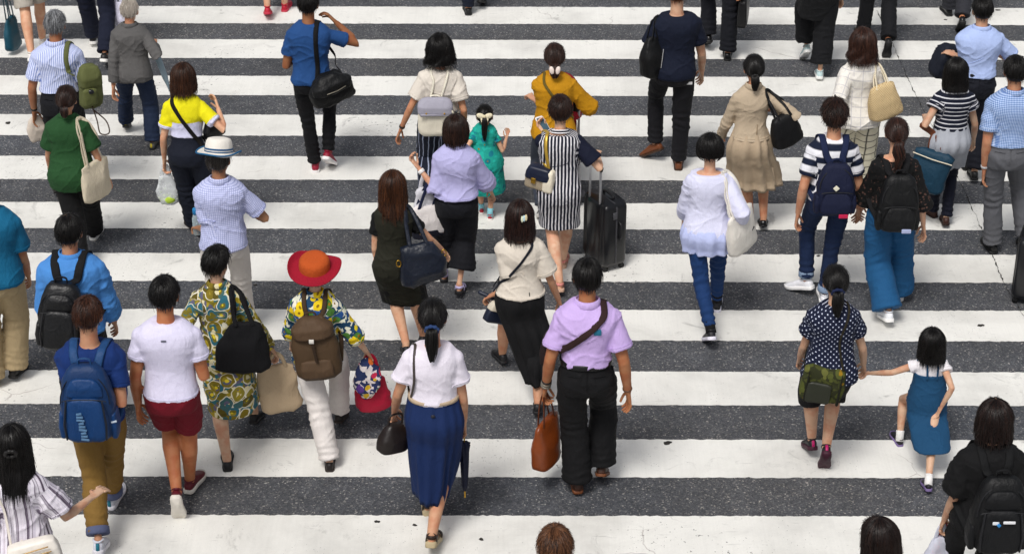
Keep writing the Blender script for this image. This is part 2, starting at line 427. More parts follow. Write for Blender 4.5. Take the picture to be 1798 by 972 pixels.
# flattened dark leaves and gum lying on the paint
def litter():
    spots = [(1172, 777, .035), (1722, 571, .03), (662, 915, .022), (728, 921, .018), (845, 946, .02), (1498, 1075, .02), (1437, 449, .02), (1518, 150, .018),
             (1752, 18, .03), (1660, 35, .02), (986, 283, .02), (14, 216, .035), (1560, 350, .018), (448, 500, .018), (340, 785, .03)]
    for i, (x, y, r) in enumerate(spots):
        if y > 972: continue
        c = at_z(x, y, .005); mb = MB(); n = 14
        a = np.linspace(0, 2 * math.pi, n, endpoint=False); rr = r * .68 * (1 + .22 * np.sin(a * 2 + i) + .14 * np.sin(a * 5 + i * 3) + .1 * np.sin(a * 3 + i))
        st = A(1.15, .95)
        rings = [np.stack([np.cos(a) * rr * k * st[0], np.sin(a) * rr * k * st[1], np.full(n, z)], 1) for k, z in ((1, 0), (.95, .003), (.55, .005))]
        mb.loft(rings)
        o = link('flattened_leaf', mb.mesh(), plain('#2e2b28', .85))
        o.location = c
        tag(o, 'dark scrap of flattened leaf or gum stuck flat on the crossing', 'litter', 'dark scraps on the crossing')
litter()
# ------------------------------------------------------------------ people
from mathutils.bvhtree import BVHTree
BODY = {
 'm': dict(z=[.79, .85, .93, 1.03, 1.12, 1.22, 1.30, 1.365, 1.415, 1.455], ax=[.146, .152, .160, .146, .140, .162, .180, .174, .120, .062],
           ay=[.105, .112, .118, .106, .103, .115, .115, .096, .076, .060], oy=[0, -.01, -.015, 0, .005, 0, -.012, -.018, -.012, 0], sh=.158, neck=.052),
 'f': dict(z=[.79, .85, .93, 1.02, 1.11, 1.20, 1.28, 1.355, 1.41, 1.45], ax=[.146, .154, .158, .138, .122, .136, .150, .148, .105, .052],
           ay=[.108, .115, .120, .100, .090, .104, .106, .088, .068, .050], oy=[0, -.012, -.018, -.004, .004, .008, -.006, -.014, -.01, 0], sh=.136, neck=.044),
 'c': dict(z=[.79, .85, .93, 1.02, 1.11, 1.20, 1.28, 1.355, 1.41, 1.45], ax=[.140, .145, .148, .140, .136, .140, .146, .142, .095, .052],
           ay=[.105, .112, .116, .110, .108, .108, .104, .088, .068, .050], oy=[0, -.012, -.012, -.004, .004, .004, -.006, -.014, -.01, 0], sh=.13, neck=.05)}
for _b in BODY.values():
    _q = cr(np.stack([_b['z'], _b['ax'], _b['ay'], _b['oy']], 1), 5)
    _b['z'], _b['ax'], _b['ay'], _b['oy'] = (list(_q[:, i]) for i in range(4))
def seg(P, a, b):
    ab = b - a; t = np.clip(((P - a) @ ab) / (ab @ ab + 1e-9), 0, 1); return np.linalg.norm(P - (a + t[:, None] * ab), axis=1), t
VERBOSE = True
class Person:
    def __init__(s, head, sex='m', H=None, feet=(None, None), hands=(None, None), yaw=0, lean=4, headyaw=0, headpitch=8, build=1.0, headk=1.0, bias=0.0, elbow=(None, None), hx=0.0):
        s.sex = sex; s.yaw = R_(yaw); build *= .94; s.build = build; s.bvh = None
        fx = [f for f in feet if f is not None]
        hz_ = lambda f: max(.0, .245 * math.sin(R_(f[2] if len(f) > 2 else 0))) + (f[4] if len(f) > 4 else 0)
        cy, sy = math.cos(s.yaw), math.sin(s.yaw)
        s.Rz = np.array([[cy, -sy, 0], [sy, cy, 0], [0, 0, 1]])
        # the height that puts the crown over the feet
        G = [at_z(f[0], f[1], hz_(f) * .95) for f in fx]
        if H is None:
            ym = sum(g[1] for g in G) / len(G) + .05 + bias
            lo, hi = .7, 2.1
            for _ in range(40):
                m = (lo + hi) / 2
                if at_z(head[0], head[1], m)[1] > ym: lo = m
                else: hi = m
            H = m + .03
        s.H = H; k = s.k = H / 1.70
        s.hk = k ** .55 * headk * (1.0 if sex == 'm' else .985)
        B = BODY[sex]
        Lleg = .501 * H; s.Lt, s.Ls = .256 * H, .245 * H; ank = .078 * k
        s.lean = R_(lean)
        if head is None: head = proj((sum(g[0] for g in G) / len(G), sum(g[1] for g in G) / len(G) + .05, H))
        s.root = at_z(head[0], head[1], H)[:2]; hz = .548 * H
        defl = [A(-.085 * k, -.17 * k, 0), A(.085 * k, .2 * k, 0)]
        for it in range(6):
            s.feet = []
            for i, f in enumerate(feet):
                sx = -1 if i == 0 else 1
                if f is None: p = defl[i].copy(); pitch = 35 if i == 0 else 0; fy = sx * -6; p[2] = .245 * math.sin(R_(pitch)) * k; lift = 0
                else:
                    pitch = f[2] if len(f) > 2 else 0; fy = f[3] if len(f) > 3 else sx * -6; lift = f[4] if len(f) > 4 else 0
                    z = .245 * k * max(0, math.sin(R_(pitch))) + lift
                    p = at_z(f[0], f[1], z); p = s.Rz.T @ (p - A(s.root[0], s.root[1], 0))
                s.feet.append((p, R_(pitch), R_(fy)))
            s.F = []; zz = [.548 * H]
            for i, (p, pi_, fy) in enumerate(s.feet):
                c1, s1 = math.cos(pi_), math.sin(pi_); c2, s2 = math.cos(fy), math.sin(fy)
                M = np.array([[c2, -s2, 0], [s2, c2, 0], [0, 0, 1]]) @ np.array([[1, 0, 0], [0, c1, s1], [0, -s1, c1]])
                an = p + M @ A(0, .045 * k, ank); s.F.append((p, M, an))
                hipx = (-1 if i == 0 else 1) * .088 * k * (1.05 if sex == 'f' else 1)
                d2 = (an[0] - hipx) ** 2 + an[1] ** 2
                zz.append(an[2] + math.sqrt(max(.09, (Lleg * .998) ** 2 - d2)))
            hz = max(.40 * H, min(zz)); s.hz = hz; dz = hz - .548 * H
            s.dz = dz
            top = s.up(A(hx, .03 * k, H)) + A(0, 0, 0)
            rt = at_z(head[0], head[1], top[2])[:2] - (s.Rz @ top)[:2]
            s.root = rt
        s.empty = bpy.data.objects.new('person', None); col.objects.link(s.empty)
        s.empty.location = (s.root[0], s.root[1], 0); s.empty.rotation_euler = (0, 0, s.yaw); s.empty.empty_display_size = .1
        # joints
        hw = .088 * k * (1.05 if sex == 'f' else 1)
        s.hip = [A(-hw, 0, hz), A(hw, 0, hz)]; s.knee = []; s.ank = [f[2] for f in s.F]
        for i in (0, 1):
            s.knee.append(s.ik(s.hip[i], s.ank[i], s.Lt, s.Ls, A((-.12, .12)[i], 1, 0)))
        sw = B['sh'] * k * build
        s.sh = [s.up(A(-sw, -.012 * k, 1.326 * k)), s.up(A(sw, -.012 * k, 1.326 * k))]
        s.Lu, s.Lf = .172 * H, .148 * H
        s.elb = []; s.hand = []; s.wri = []; s.curl = []
        for i in (0, 1):
            h = hands[i]; sx = (-1, 1)[i]; curl = .5
            if h is None: t = s.sh[i] + A(sx * .075, .06 if i else -.02, -.545) * k
            elif h == 'front': t = s.up(A(sx * .10, .30, 1.10) * k); curl = .8
            elif h == 'strap': t = s.up(A(sx * .12, .17, 1.17) * k); curl = .9
            elif h[0] == 'loc': t = A(*h[1:4]) * k; curl = h[4] if len(h) > 4 else .5
            else:
                reach = s.Lu + s.Lf + .07 * k; dy = h[2] if len(h) > 2 else None
                at_ = lambda y: s.Rz.T @ (at_y(h[0], h[1], s.root[1] + y) - A(s.root[0], s.root[1], 0))
                if dy is None:
                    dy = min(np.linspace(-.3, .4, 141), key=lambda y: abs(np.linalg.norm(at_(y) - s.sh[i]) - reach * .975) + .08 * abs(y - .03))
                t = at_(dy); curl = h[3] if len(h) > 3 else .5
            reach = s.Lu + s.Lf + .07 * k
            v = t - s.sh[i]
            if np.linalg.norm(v) > reach * .995: t = s.sh[i] + unit(v) * reach * .995
            el = elbow[i] if elbow[i] is not None else (sx * .35, -1.0, -.15)
            e = s.ik(s.sh[i], t, s.Lu, s.Lf + .07 * k, A(*el))
            s.elb.append(e); s.hand.append(t); s.wri.append(t - unit(t - e) * .075 * k); s.curl.append(curl)
        # head
        s.hc = s.up(A(hx, .025 * k, H - .118 * s.hk))
        a, b = R_(-headyaw), R_(-headpitch)
        ya = np.array([[math.cos(a), -math.sin(a), 0], [math.sin(a), math.cos(a), 0], [0, 0, 1]])
        pa = np.array([[1, 0, 0], [0, math.cos(b), -math.sin(b)], [0, math.sin(b), math.cos(b)]])
        s.hM = ya @ pa
        if VERBOSE: print('PERSON', head, 'H=%.2f hz=%.2f' % (H, hz / H), s.root.round(2))
    def up(s, p):
        """upright body point -> lean about the hips, dropped with the pelvis"""
        p = np.asarray(p, float).copy(); h0 = .548 * s.H
        q = p - A(0, 0, h0); c, n = math.cos(s.lean), math.sin(s.lean)
        f = np.clip(q[..., 2] / (.12 * s.H), 0, 1)
        y = q[..., 1] * c + q[..., 2] * n; z = -q[..., 1] * n + q[..., 2] * c
        out = p.copy(); out[..., 1] = q[..., 1] * (1 - f) + y * f; out[..., 2] = (q[..., 2] * (1 - f) + z * f) + h0 + s.dz
        return out
    def ik(s, a, b, l1, l2, hint):
        d = b - a; L = np.linalg.norm(d); L = min(L, (l1 + l2) * .9995); u = unit(d)
        x = (l1 * l1 - l2 * l2 + L * L) / (2 * L); h = math.sqrt(max(0, l1 * l1 - x * x))
        n = hint - u * np.dot(hint, u); return a + u * x + unit(n) * h
    def world(s, p): return s.Rz @ np.asarray(p, float) + A(s.root[0], s.root[1], 0)
    def loc(s, px, py, dy):
        return s.Rz.T @ (at_y(px, py, s.root[1] + dy) - A(s.root[0], s.root[1], 0))
    def legx(s, z):
        """both legs' centres at height z"""
        o = []
        for i in (0, 1):
            h, k, a = s.hip[i], s.knee[i], s.ank[i]
            if z >= k[2]: t = np.clip((h[2] - z) / max(.01, h[2] - k[2]), 0, 1); o.append(h + (k - h) * t)
            else: t = np.clip((k[2] - z) / max(.01, k[2] - a[2]), 0, 1); o.append(k + (a - k) * t)
        return o
    def trunk(s, zs, ease, flare=0.0, p=2.25, n=28, taper=.5, use=None):
        """rings round the body at rest heights zs (1.70 m scale) with ease in metres"""
        B = BODY[s.sex]; rings = []
        ease = np.interp(zs, *ease) if isinstance(ease, tuple) else np.full(len(zs), ease)
        for z, e in zip(zs, ease):
            g = s.build * s.k
            ax = np.interp(z, B['z'], B['ax']) * g + e; ay = np.interp(z, B['z'], B['ay']) * g + e; oy = np.interp(z, B['z'], B['oy']) * s.k
            c = s.up(A(0, oy, z * s.k))
            if z < .885:
                def ext(zz):
                    L = [q for i, q in enumerate(s.legx(zz * s.k + s.dz)) if use is None or i in use]; rx_, ry_ = .078 * s.k + e * .6, .070 * s.k + e * .6
                    return A(min(q[0] for q in L) - rx_, max(q[0] for q in L) + rx_, min(q[1] for q in L) - ry_, max(q[1] for q in L) + ry_)
                zl = min(zs); w = np.clip((.885 - z) / .22, 0, 1); w = w * w * (3 - 2 * w); t = (.885 - z) / max(.05, .885 - zl)
                here, low, top_ = ext(z), ext(zl), A(c[0] - ax, c[0] + ax, c[1] - ay, c[1] + ay)
                q = top_ + (low - top_) * t if zl < .74 else here
                q = A(min(q[0], here[0]), max(q[1], here[1]), min(q[2], here[2]), max(q[3], here[3])); q = top_ * (1 - w) + q * w
                if taper < 1 or zl >= .74: m0, m1 = q, A((q[0] + q[1]) / 2 - ax, (q[0] + q[1]) / 2 + ax, (q[2] + q[3]) / 2 - ay, (q[2] + q[3]) / 2 + ay); kk = 1 - taper * t if zl < .74 else 1; q = A(min(m0[0], m0[0] * (1 - kk) + m1[0] * kk), max(m0[1], m0[1] * (1 - kk) + m1[1] * kk), min(m0[2], m0[2] * (1 - kk) + m1[2] * kk), max(m0[3], m0[3] * (1 - kk) + m1[3] * kk))
                c[0], c[1] = (q[0] + q[1]) / 2, (q[2] + q[3]) / 2; ax, ay = (q[1] - q[0]) / 2, (q[3] - q[2]) / 2
            rings.append(ring(c, ax, ay, n, p))
        return rings
    # ---- the body: one continuous skin
    def make_body(s, skin='#c08a66', covered=False):
        k = s.k; B = BODY[s.sex]; mb = MB(); g = s.build
        hk = s.hk; M = s.hM; hc = s.hc
        hp = lambda x, y, z: hc + M @ (A(x, y, z) * hk)
        mb.ell(hp(0, -.004, .012), A(.0735, .093, .100) * hk, M); mb.ell(hp(0, .022, -.045), A(.056, .066, .072) * hk, M)
        mb.tube([hp(0, .082, .012), hp(0, .098, -.018), hp(0, .107, -.034)], np.array([.009, .011, .014]) * hk, 8)
        mb.ell(hp(0, .085, -.072), A(.026, .016, .012) * hk, M, 10, 6); mb.ell(hp(0, .076, -.098), A(.028, .02, .018) * hk, M, 10, 6)
        mb.ell(hp(0, .078, .028), A(.05, .016, .012) * hk, M, 10, 6)
        for e in (-1, 1): mb.ell(hp(e * .078, -.006, -.012), A(.011, .020, .033) * hk, M, 10, 7)
        nb = s.up(A(0, -.012, 1.40) * k); mb.tube([nb, (nb + hp(0, -.02, -.06)) / 2, hp(0, -.014, -.05)], np.array([B['neck'] * 1.15, B['neck'], B['neck'] * 1.02]) * k, 14)
        zs = [.885, .94, 1.02, 1.1, 1.2, 1.3, 1.355, 1.385, 1.402]
        mb.loft(s.trunk(zs, -.010, n=20))
        for i in (0, 1):
            sh, e, w, h = s.sh[i], s.elb[i], s.wri[i], s.hand[i]; af = (1.0 if s.sex == 'm' else .84 if s.sex == 'f' else .9) * k * (g ** .5)
            p = [sh, sh + (e - sh) * .5, e, e + (w - e) * .3, w]
            mb.tube(p, np.array([.046, .044, .038, .039, .026]) * af, 12)
            d, nn, sd = s.hframe(i); mb.tube([w - d * .01 * k, w + d * .03 * k, h + d * .035 * k], np.array([[.024, .019], [.034, .016], [.040, .013]]) * af ** .5 * k ** .5, 12, ref=sd)
            hp_, kn, an = s.hip[i], s.knee[i], s.ank[i]; lf = (1.0 if s.sex != 'c' else .92) * k * (g ** .5) * (.66 if covered else 1); bo = .3 if covered else 1
            back = unit(np.cross(kn - an, A(1, 0, 0))); back = back if back[1] < 0 else -back
            mb.tube([hp_, hp_ + (kn - hp_) * .45, kn, kn + (an - kn) * .3 + back * .016 * k * bo, kn + (an - kn) * .62 + back * .006 * k * bo, an], np.array([.086, .074, .053, .057, .045, .034]) * lf, 14)
            P0, FM, _ = s.F[i]; fp = lambda x, y, z: P0 + FM @ (A(x, y, z) * k)
            mb.tube([fp(0, .03, .033), fp(0, .10, .045), fp(0, .17, .032), fp(0, .225, .022)], np.array([[.024, .024], [.029, .029], [.032, .021], [.025, .012]]) * k, 12, ref=FM @ A(1, 0, 0))
            mb.tube([an, fp(0, .045, .045)], np.array([.031, .027]) * k, 12)
        me = remesh(mb.mesh(), .0105 * max(.75, k), 3)
        ex = MB()
        for i in (0, 1):
            d, nn, sd = s.hframe(i); h = s.hand[i]; c = s.curl[i]
            for q in range(4):
                b = h + (d * .030 + sd * (q - 1.5) * -.0192) * k
                L = (.068, .078, .072, .058)[q] * k; pts = [b]; an = .08 + .12 * c; dd = d + sd * (1.5 - q) * .05
                for f_, j in zip((.46, .31, .23), range(3)):
                    an += c * (.42, .85, .6)[j]; pts.append(pts[-1] + (unit(dd) * math.cos(an) + nn * math.sin(an)) * L * f_)
                ex.tube(cr(pts, 3), np.linspace(.0092, .0066, 10) * k, 8)
            b = h + (d * -.028 + sd * .024) * k
            pts = [b, b + (d * .45 + sd * .6 + nn * .25) * .030 * k, b + (d * .95 + sd * .62 + nn * .5) * .046 * k, b + (d * 1.3 + sd * (.4 - .2 * c) + nn * (.6 + .5 * c)) * .052 * k]
            ex.tube(cr(pts, 3), np.linspace(.0115, .0075, 10) * k, 8)
        for e in (-1, 1):
            ex.ell(hp(e * .031, .0765, .010), A(.0125, .010, .007) * hk, M, 10, 6, mi=1); ex.ell(hp(e * .031, .0835, .010), A(.006, .004, .006) * hk, M, 8, 6, mi=2)
            ex.tube([hp(e * .016, .094, .034), hp(e * .032, .091, .038), hp(e * .048, .081, .034)], np.array([.003, .0035, .002]) * hk, 6, mi=2)
        ex.tube([hp(-.022, .094, -.071), hp(0, .102, -.070), hp(.022, .094, -.071)], np.array([.003, .0055, .003]) * hk, 8, mi=3)
        me = join_mesh(me, ex)
        s.body = link('body', me, [skin_mat(skin), plain('#e6e2dc', .3), plain('#1a1210', .4), plain('#9c5248', .5)], s.empty)
        return s
    def hframe(s, i):
        sx = (-1, 1)[i]; d = unit(s.hand[i] - s.elb[i])
        if abs(d[2]) < .35: ref = A(-sx * 1.0, 0, .15)
        else: ref = A(-sx * .25, 1, 0)
        sd = unit(ref - d * np.dot(ref, d)); nn = np.cross(d, sd)
        if nn[0] * sx > 0 and abs(d[2]) >= .35: nn = -nn
        elif abs(d[2]) < .35 and nn[2] > 0: nn = -nn
        return d, nn, sd
    # ---- cloth finishing
    def finish(s, name, mb, mat, vox=.0088, it=2, fold=.006, seed=None, bones=(), creases=(), sag=1.0):
        me = remesh(mb.mesh(), vox * max(.75, s.k), it)
        P = get_co(me); N = get_no(me); sd = seed if seed is not None else int(abs(s.root[0]) * 977 + abs(s.root[1]) * 131) % 9973
        u = np.sign(P[:, 0]) * (np.abs(P[:, 0]) + np.maximum(0, P[:, 1] + .05) * .8); q = np.stack([u, np.zeros(len(P)), P[:, 2] - s.dz], 1)
        best = np.full(len(P), 1e9)
        for a, b, r, z0, gate in bones:
            d, t = seg(P, a, b); m = (d < gate) & (t > .12) & (d < best); best = np.where(m, d, best)
            ax = unit(b - a); e1 = unit(np.cross(ax, A(0, 1, 0)) if abs(ax[1]) < .9 else A(1, 0, 0)); e2 = np.cross(ax, e1)
            th = np.arctan2((P - a) @ e1, (P - a) @ e2) * r
            q[m, 0] = th[m]; q[m, 2] = z0 - ((P[m] - a) @ ax)
        if fold:
            sc_ = 1 / s.k; wq = P * sc_
            wz = wq[:, 2] + .25 * wq[:, 0] * np.sign(vnoise(wq * 2, sd + 5))
            X = np.stack([wq[:, 0] * 7.5 + wz * 1.2, wq[:, 1] * 7.5, wz * 2.6 * sag], 1) + sd
            f1 = vnoise(X, sd); f1 = f1 * (1.3 - .3 * np.abs(f1))
            f3 = ridge(np.stack([wq[:, 0] * 4.5 + wz * 5.5, wq[:, 1] * 4.5, wz * 5.5 - wq[:, 0] * 3.5], 1), sd + 2)
            f4 = ridge(np.stack([wq[:, 0] * 4.5 - wz * 6.5, wq[:, 1] * 4.5, wz * 6.0 + wq[:, 0] * 3.5], 1), sd + 12)
            f2 = vnoise(np.stack([wq[:, 0] * 15 + wz * 4, wq[:, 1] * 15, wz * 8], 1), sd + 1)
            amp = .6 + .5 * np.clip(vnoise(wq * 4, sd + 3) + .2, -1, 1)
            dsp = fold * s.k * (.85 * f1 + .3 * f2 + .72 * np.clip(f3, -.5, 1) ** 2 * np.sign(f3 + .0) * 1.1 + .72 * np.clip(f4, -.5, 1) ** 2 * np.sign(f4) * 1.1) * amp * 1.15
            for (c, rad, ax, freq, am) in creases:      # bunched cloth round a joint
                dd = np.linalg.norm(P - c, axis=1); wgt = np.exp(-(dd / rad) ** 2)
                ph = ((P - c) @ unit(ax)) * freq + 2.2 * vnoise(P * 9, sd + 7)
                dsp = dsp + wgt * am * np.sin(ph)
            P = P + N * dsp[:, None]; set_co(me, P)
        at = me.attributes.new('puv', 'FLOAT_VECTOR', 'POINT'); at.data.foreach_set('vector', q.astype(np.float32).ravel())
        return link(name, me, mat, s.empty)
    def top(s, mat, name='shirt', hem=.86, neck=1.437, ease=.02, hemease=None, sleeve=.5, sr=(.064, .068), fold=.0105, collar=None, cuff=None, p=2.3, waist=None, sleeve_mat=None, puff=0.0, taper=.3, use=None):
        k = s.k; g = s.build; hem += .045 if hem > .68 else 0
        hemease = ease if hemease is None else hemease; ease *= .78; hemease *= .85; sr = (sr[0] * .90, sr[1] * .93)
        zs = np.linspace(hem, neck, 16); xp = [hem, 1.0, 1.2, 1.36, 1.46]; fp = [hemease, (ease + hemease) / 2 if waist is None else waist, ease, ease * 1.0, ease * .6]
        if hem > 1.03: xp, fp = [hem, 1.2, 1.36, 1.46], [hemease, ease, ease * .8, ease * .45]
        rings = s.trunk(zs, (xp, fp), p=p, taper=taper, use=use)
        mb = MB(); mb.loft(rings)
        bones = []; cre = []; ms = MB()
        for i in (0, 1):
            sl_ = sleeve[i] if isinstance(sleeve, (tuple, list)) else sleeve
            sh, e, w = s.sh[i], s.elb[i], s.wri[i]
            inn = sh + A((.03, -.03)[i], 0, -.0) * k
            if sl_ <= 0: 
                mb.ell(sh, A(.05, .055, .06) * k * g ** .5); continue
            t0, t1 = sr[0] * k * g ** .5, sr[1] * k * g ** .5
            if sl_ <= 1: pts = [inn, sh + (e - sh) * .08, sh + (e - sh) * sl_ * .6, sh + (e - sh) * sl_]; rd = [t0 * .84, t0 * .92, (t0 + t1) / 2 + puff * k, t1]
            else:
                f = sl_ - 1; pts = [inn, sh + (e - sh) * .1, sh + (e - sh) * .55, e, e + (w - e) * f * .5, e + (w - e) * f]
                rd = [t0 * .92, t0, t0 * .94 + puff * .3 * k, (t0 + t1) / 2 + puff * k, t1 * 1.04 + puff * k, t1]
            tgt = mb if sleeve_mat is None else ms
            tgt.ell(sh + A((-.004, .004)[i], 0, .002) * k, A(t0, t0, t0) * .90)
            tgt.tube(np.array(pts), rd, 16, rnd=False)
            bones.append((sh, e, .06 * k, 1.375 * k, t0 * 1.45))
            if sl_ > 1: bones.append((e, w, .05 * k, 1.375 * k - s.Lu, max(t0, t1) * 1.5 + puff)); cre.append((e, .09 * k, e - w, 130 / k, .004 * k))
            cre.append((sh + A(0, -.02, -.09) * k, .08 * k, A((-1, 1)[i] * .6, 0, 1), 85 / k, .0045 * k))
        o = s.finish(name, mb, mat, fold=fold, bones=bones, creases=cre)
        if sleeve_mat is not None: so = s.finish('sleeve', ms, sleeve_mat, fold=fold * .8, bones=bones, creases=cre); so.parent = o
        if collar:
            c = s.up(A(0, -.006, neck) * k); b = MB(); hk = s.hk
            r0 = (BODY[s.sex]['neck'] + .02) * k
            t = np.linspace(0, 2 * math.pi, 28, endpoint=False)
            prof = [(r0 - .006, -.012), (r0 - .006, .024), (r0 - .003, .029), (r0 + .003, .025), (r0 + .016, -.010), (r0 + .012, -.014)]
            rings = []
            for r, z in prof:
                rg = ring((0, 0, 0), r, r * 1.02, 28); zz = z * k - .018 * (rg[:, 1] > 0) * (rg[:, 1] / r0) * k - .3 * np.clip(rg[:, 1], 0, 1) * 0
                rings.append(np.stack([c[0] + rg[:, 0], c[1] + rg[:, 1] + .3 * zz * 0, c[2] + zz], 1))
            b.loft(rings, cap=(False, False)); me = b.mesh()
            q = get_co(me); at = me.attributes.new('puv', 'FLOAT_VECTOR', 'POINT'); at.data.foreach_set('vector', q.astype(np.float32).ravel())
            s.seam([s.surf(x * k, (1.325 - .25 * x * x) * k, 0) for x in np.linspace(-.15, .15, 9)], mat, o)
            link('collar', me, collar if not isinstance(collar, bool) else mat, o)
        s.shirt = o; s.add_bvh(o); s.hem = hem
        T_ = np.linspace(0, 2 * math.pi, 22)
        for i in (0, 1):
            sl_ = sleeve[i] if isinstance(sleeve, (tuple, list)) else sleeve
            if not .3 < sl_ <= 1: continue
            u = unit(s.elb[i] - s.sh[i]); e1 = unit(np.cross(u, A(0, 1, 0))); e2 = np.cross(u, e1); c_ = s.sh[i] + (s.elb[i] - s.sh[i]) * (sl_ - .09)
            s.seam([s.snap(c_ + (e1 * math.cos(q) + e2 * math.sin(q)) * sr[1] * k * 1.02) for q in T_], sleeve_mat or mat, o, .0028)
        if hem < 1.0 and hem > .7:
            rg = s.trunk([hem, hem + .022], hemease)[1]; s.seam([s.snap(q) for q in np.vstack([rg[10:], rg[:10]])[:24]], mat, o, .0028)
        return o
    def trousers(s, mat, name='trousers', length=1.95, r=(.094, .074, .062), waist=1.02, fold=.010, ease=.012, flare=0.0, cuff=None):
        k = s.k; g = s.build ** .5; mb = MB(); bones = []; cre = []
        mb.loft(s.trunk([.825, .85, .89, .94, .99, 1.04, waist + .05], ([.8, .94, 1.02, 1.1], [ease, ease, ease * .5, .003])))
        for i in (0, 1):
            h, kn, an = s.hip[i], s.knee[i], s.ank[i] - A(0, 0, .012) * k
            hh = h + A((.012, -.012)[i] * 1, -.006, .01) * k
            if length > 1: f = length - 1; pts = [hh, h + (kn - h) * .4, kn, kn + (an - kn) * .5 * f, kn + (an - kn) * f]; rd = np.array([r[0], r[0] * .6 + r[1] * .4, r[1], (r[1] + r[2]) / 2, r[2]])
            else: pts = [hh, h + (kn - h) * .4 * length, h + (kn - h) * .75 * length, h + (kn - h) * length]; rd = np.array([r[0], r[0] * .65 + r[1] * .35, r[1], r[2]])
            pp = cr(pts, 4); rr = np.interp(np.linspace(0, len(pts) - 1, len(pp)), range(len(pts)), rd * k * g)
            mb.tube(pp, rr, 18, rnd=False)
            bones.append((h, kn, .08 * k, .88 * k, r[0] * 1.5 * k)); bones.append((kn, an, .06 * k, .88 * k - s.Lt, r[1] * 1.7 * k))
            if length > 1.5:
                cre.append((kn + A(0, -.05, 0) * k, .10 * k, kn - an, 95 / k, .0055 * k)); cre.append((pts[-1] + (kn - an) * .12, .10 * k, kn - an, 120 / k, .006 * k))
            cre.append((h + A(0, -.08, -.06) * k, .09 * k, A((1, -1)[i] * .7, 0, 1), 80 / k, .004 * k))
        o = s.finish(name, mb, mat, vox=.0105, fold=fold, bones=bones, creases=cre)
        if cuff:
            for i in (0, 1):
                f = length - 1; kn, an = s.knee[i], s.ank[i] - A(0, 0, .012) * k; c = kn + (an - kn) * f; u = unit(an - kn); b = MB()
                b.tube([c - u * .045 * k, c - u * .04 * k, c, c + u * .008 * k], np.array([.95, 1.09, 1.12, 1.0]) * r[2] * k * g * 1.03, 18, rnd=False); link('turn_up', b.mesh(), cuff, o)
        s.legs = o; s.add_bvh(o)
        if length > .6 and waist < 1.1 and name != 'culottes' and getattr(s, 'hem', 0) > 1.0:
            s.seam([s.surf(0, z * k, 0) for z in np.linspace(.90, 1.02, 6)], mat, o)
            for e in (-1, 1):
                s.seam([s.surf(e * x * k, z * k, 0) for x, z in ((.045, .985), (.08, .988), (.115, .985))], mat, o, name='pocket_seam')
        s.legs = o; return o
    def snap(s, q):
        h = s.bvh.find_nearest(Vec(q)); return np.asarray(q, float) if h[0] is None else np.array(h[0])
    def seam(s, pts, mat, parent, w=.0035, name='seam'):
        p = s.push(cr(np.array(pts), 3), .001); b = MB(); b.tube(p, np.array([w, w * .7]), 6); me = b.mesh(); q = get_co(me); at = me.attributes.new('puv', 'FLOAT_VECTOR', 'POINT'); at.data.foreach_set('vector', q.astype(np.float32).ravel())
        return link(name, me, mat, parent)
    def belt(s, mat, z=1.0, ease=.02, w=.018):
        z += .045
        rg = s.trunk([z - w, z - w * .8, z + w * .8, z + w], (([.5, 2]), [ease, ease])); c = [r.mean(0) for r in rg]
        b = MB(); rg[0] = c[0] + (rg[0] - c[0]) * .96; rg[3] = c[3] + (rg[3] - c[3]) * .96; b.loft(rg); return link('belt', b.mesh(), mat, s.empty)
    def skirt(s, mat, name='skirt', waist=1.03, hem=.45, flare=.05, ease=.012, pleats=0, depth=.012, p=2.05, n=72, taper=.5, use=None, wave=.0, hemcut=0.0):
        """soft lofted skirt, open below, its folds growing toward the hem"""
        k = s.k; waist += .045; hem += .02; zs = np.linspace(waist, hem, 26); rings = []; sd = int(abs(s.root[0]) * 313) % 97
        base = s.trunk(zs, ([hem, .885, waist], [flare, ease + (flare) * .35, ease]), p=p, n=n, taper=taper, use=use)
        ph = rng.uniform(0, 6); a = np.linspace(0, 2 * math.pi, n, endpoint=False); Q = []
        for j, (z, r) in enumerate(zip(zs, base)):
            t = j / 25; c = r.mean(0); rad = r - c
            m = 0
            if pleats: m = depth * (.35 + .65 * t) * np.sin(a * pleats + ph + .6 * np.sin(a * 3 + sd) + .5 * t) + depth * .5 * t * np.sin(a * pleats * .5 + 1 + ph)
            nz = vnoise(np.stack([np.cos(a) * 3.2, np.sin(a) * 3.2, np.full(n, z * 3.5)], 1), sd) * (.006 + .014 * t) + ridge(np.stack([np.cos(a) * 5, np.sin(a) * 5, np.full(n, z * 2.2)], 1), sd + 1) * (.003 + .007 * t)
            u = rad / (np.linalg.norm(rad, axis=1, keepdims=True) + 1e-9)
            r2 = c + rad + u * (m + nz)[:, None] * k
            r2[:, 2] += wave * t * np.sin(a * 3 + ph) * k + hemcut * t * np.where(np.abs(a - 1.5 * math.pi) < .5, 1, 0) * k
            rings.append(r2); Q.append(np.stack([np.arctan2(rad[:, 0], -rad[:, 1]) * .15, np.zeros(n), np.full(n, z * k)], 1))
        # inner wall, so that the hem has a thickness and the skirt is hollow
        last = rings[-1]; c = last.mean(0); inner = [c + (last - c) * .96 + A(0, 0, .004), c + (last - c) * .93 + A(0, 0, .10 * k), c + (last - c) * .80 + A(0, 0, .22 * k)]
        Q += [Q[-1]] * 3
        b = MB(); b.loft(rings + inner, cap=(True, True)); me = b.mesh(); q = np.vstack(Q + [Q[0][:1], Q[-1][:1]])
        at = me.attributes.new('puv', 'FLOAT_VECTOR', 'POINT'); at.data.foreach_set('vector', q.astype(np.float32).ravel())
        o = link(name, me, mat, s.empty); s.skirt_ = o; s.add_bvh(o); return o
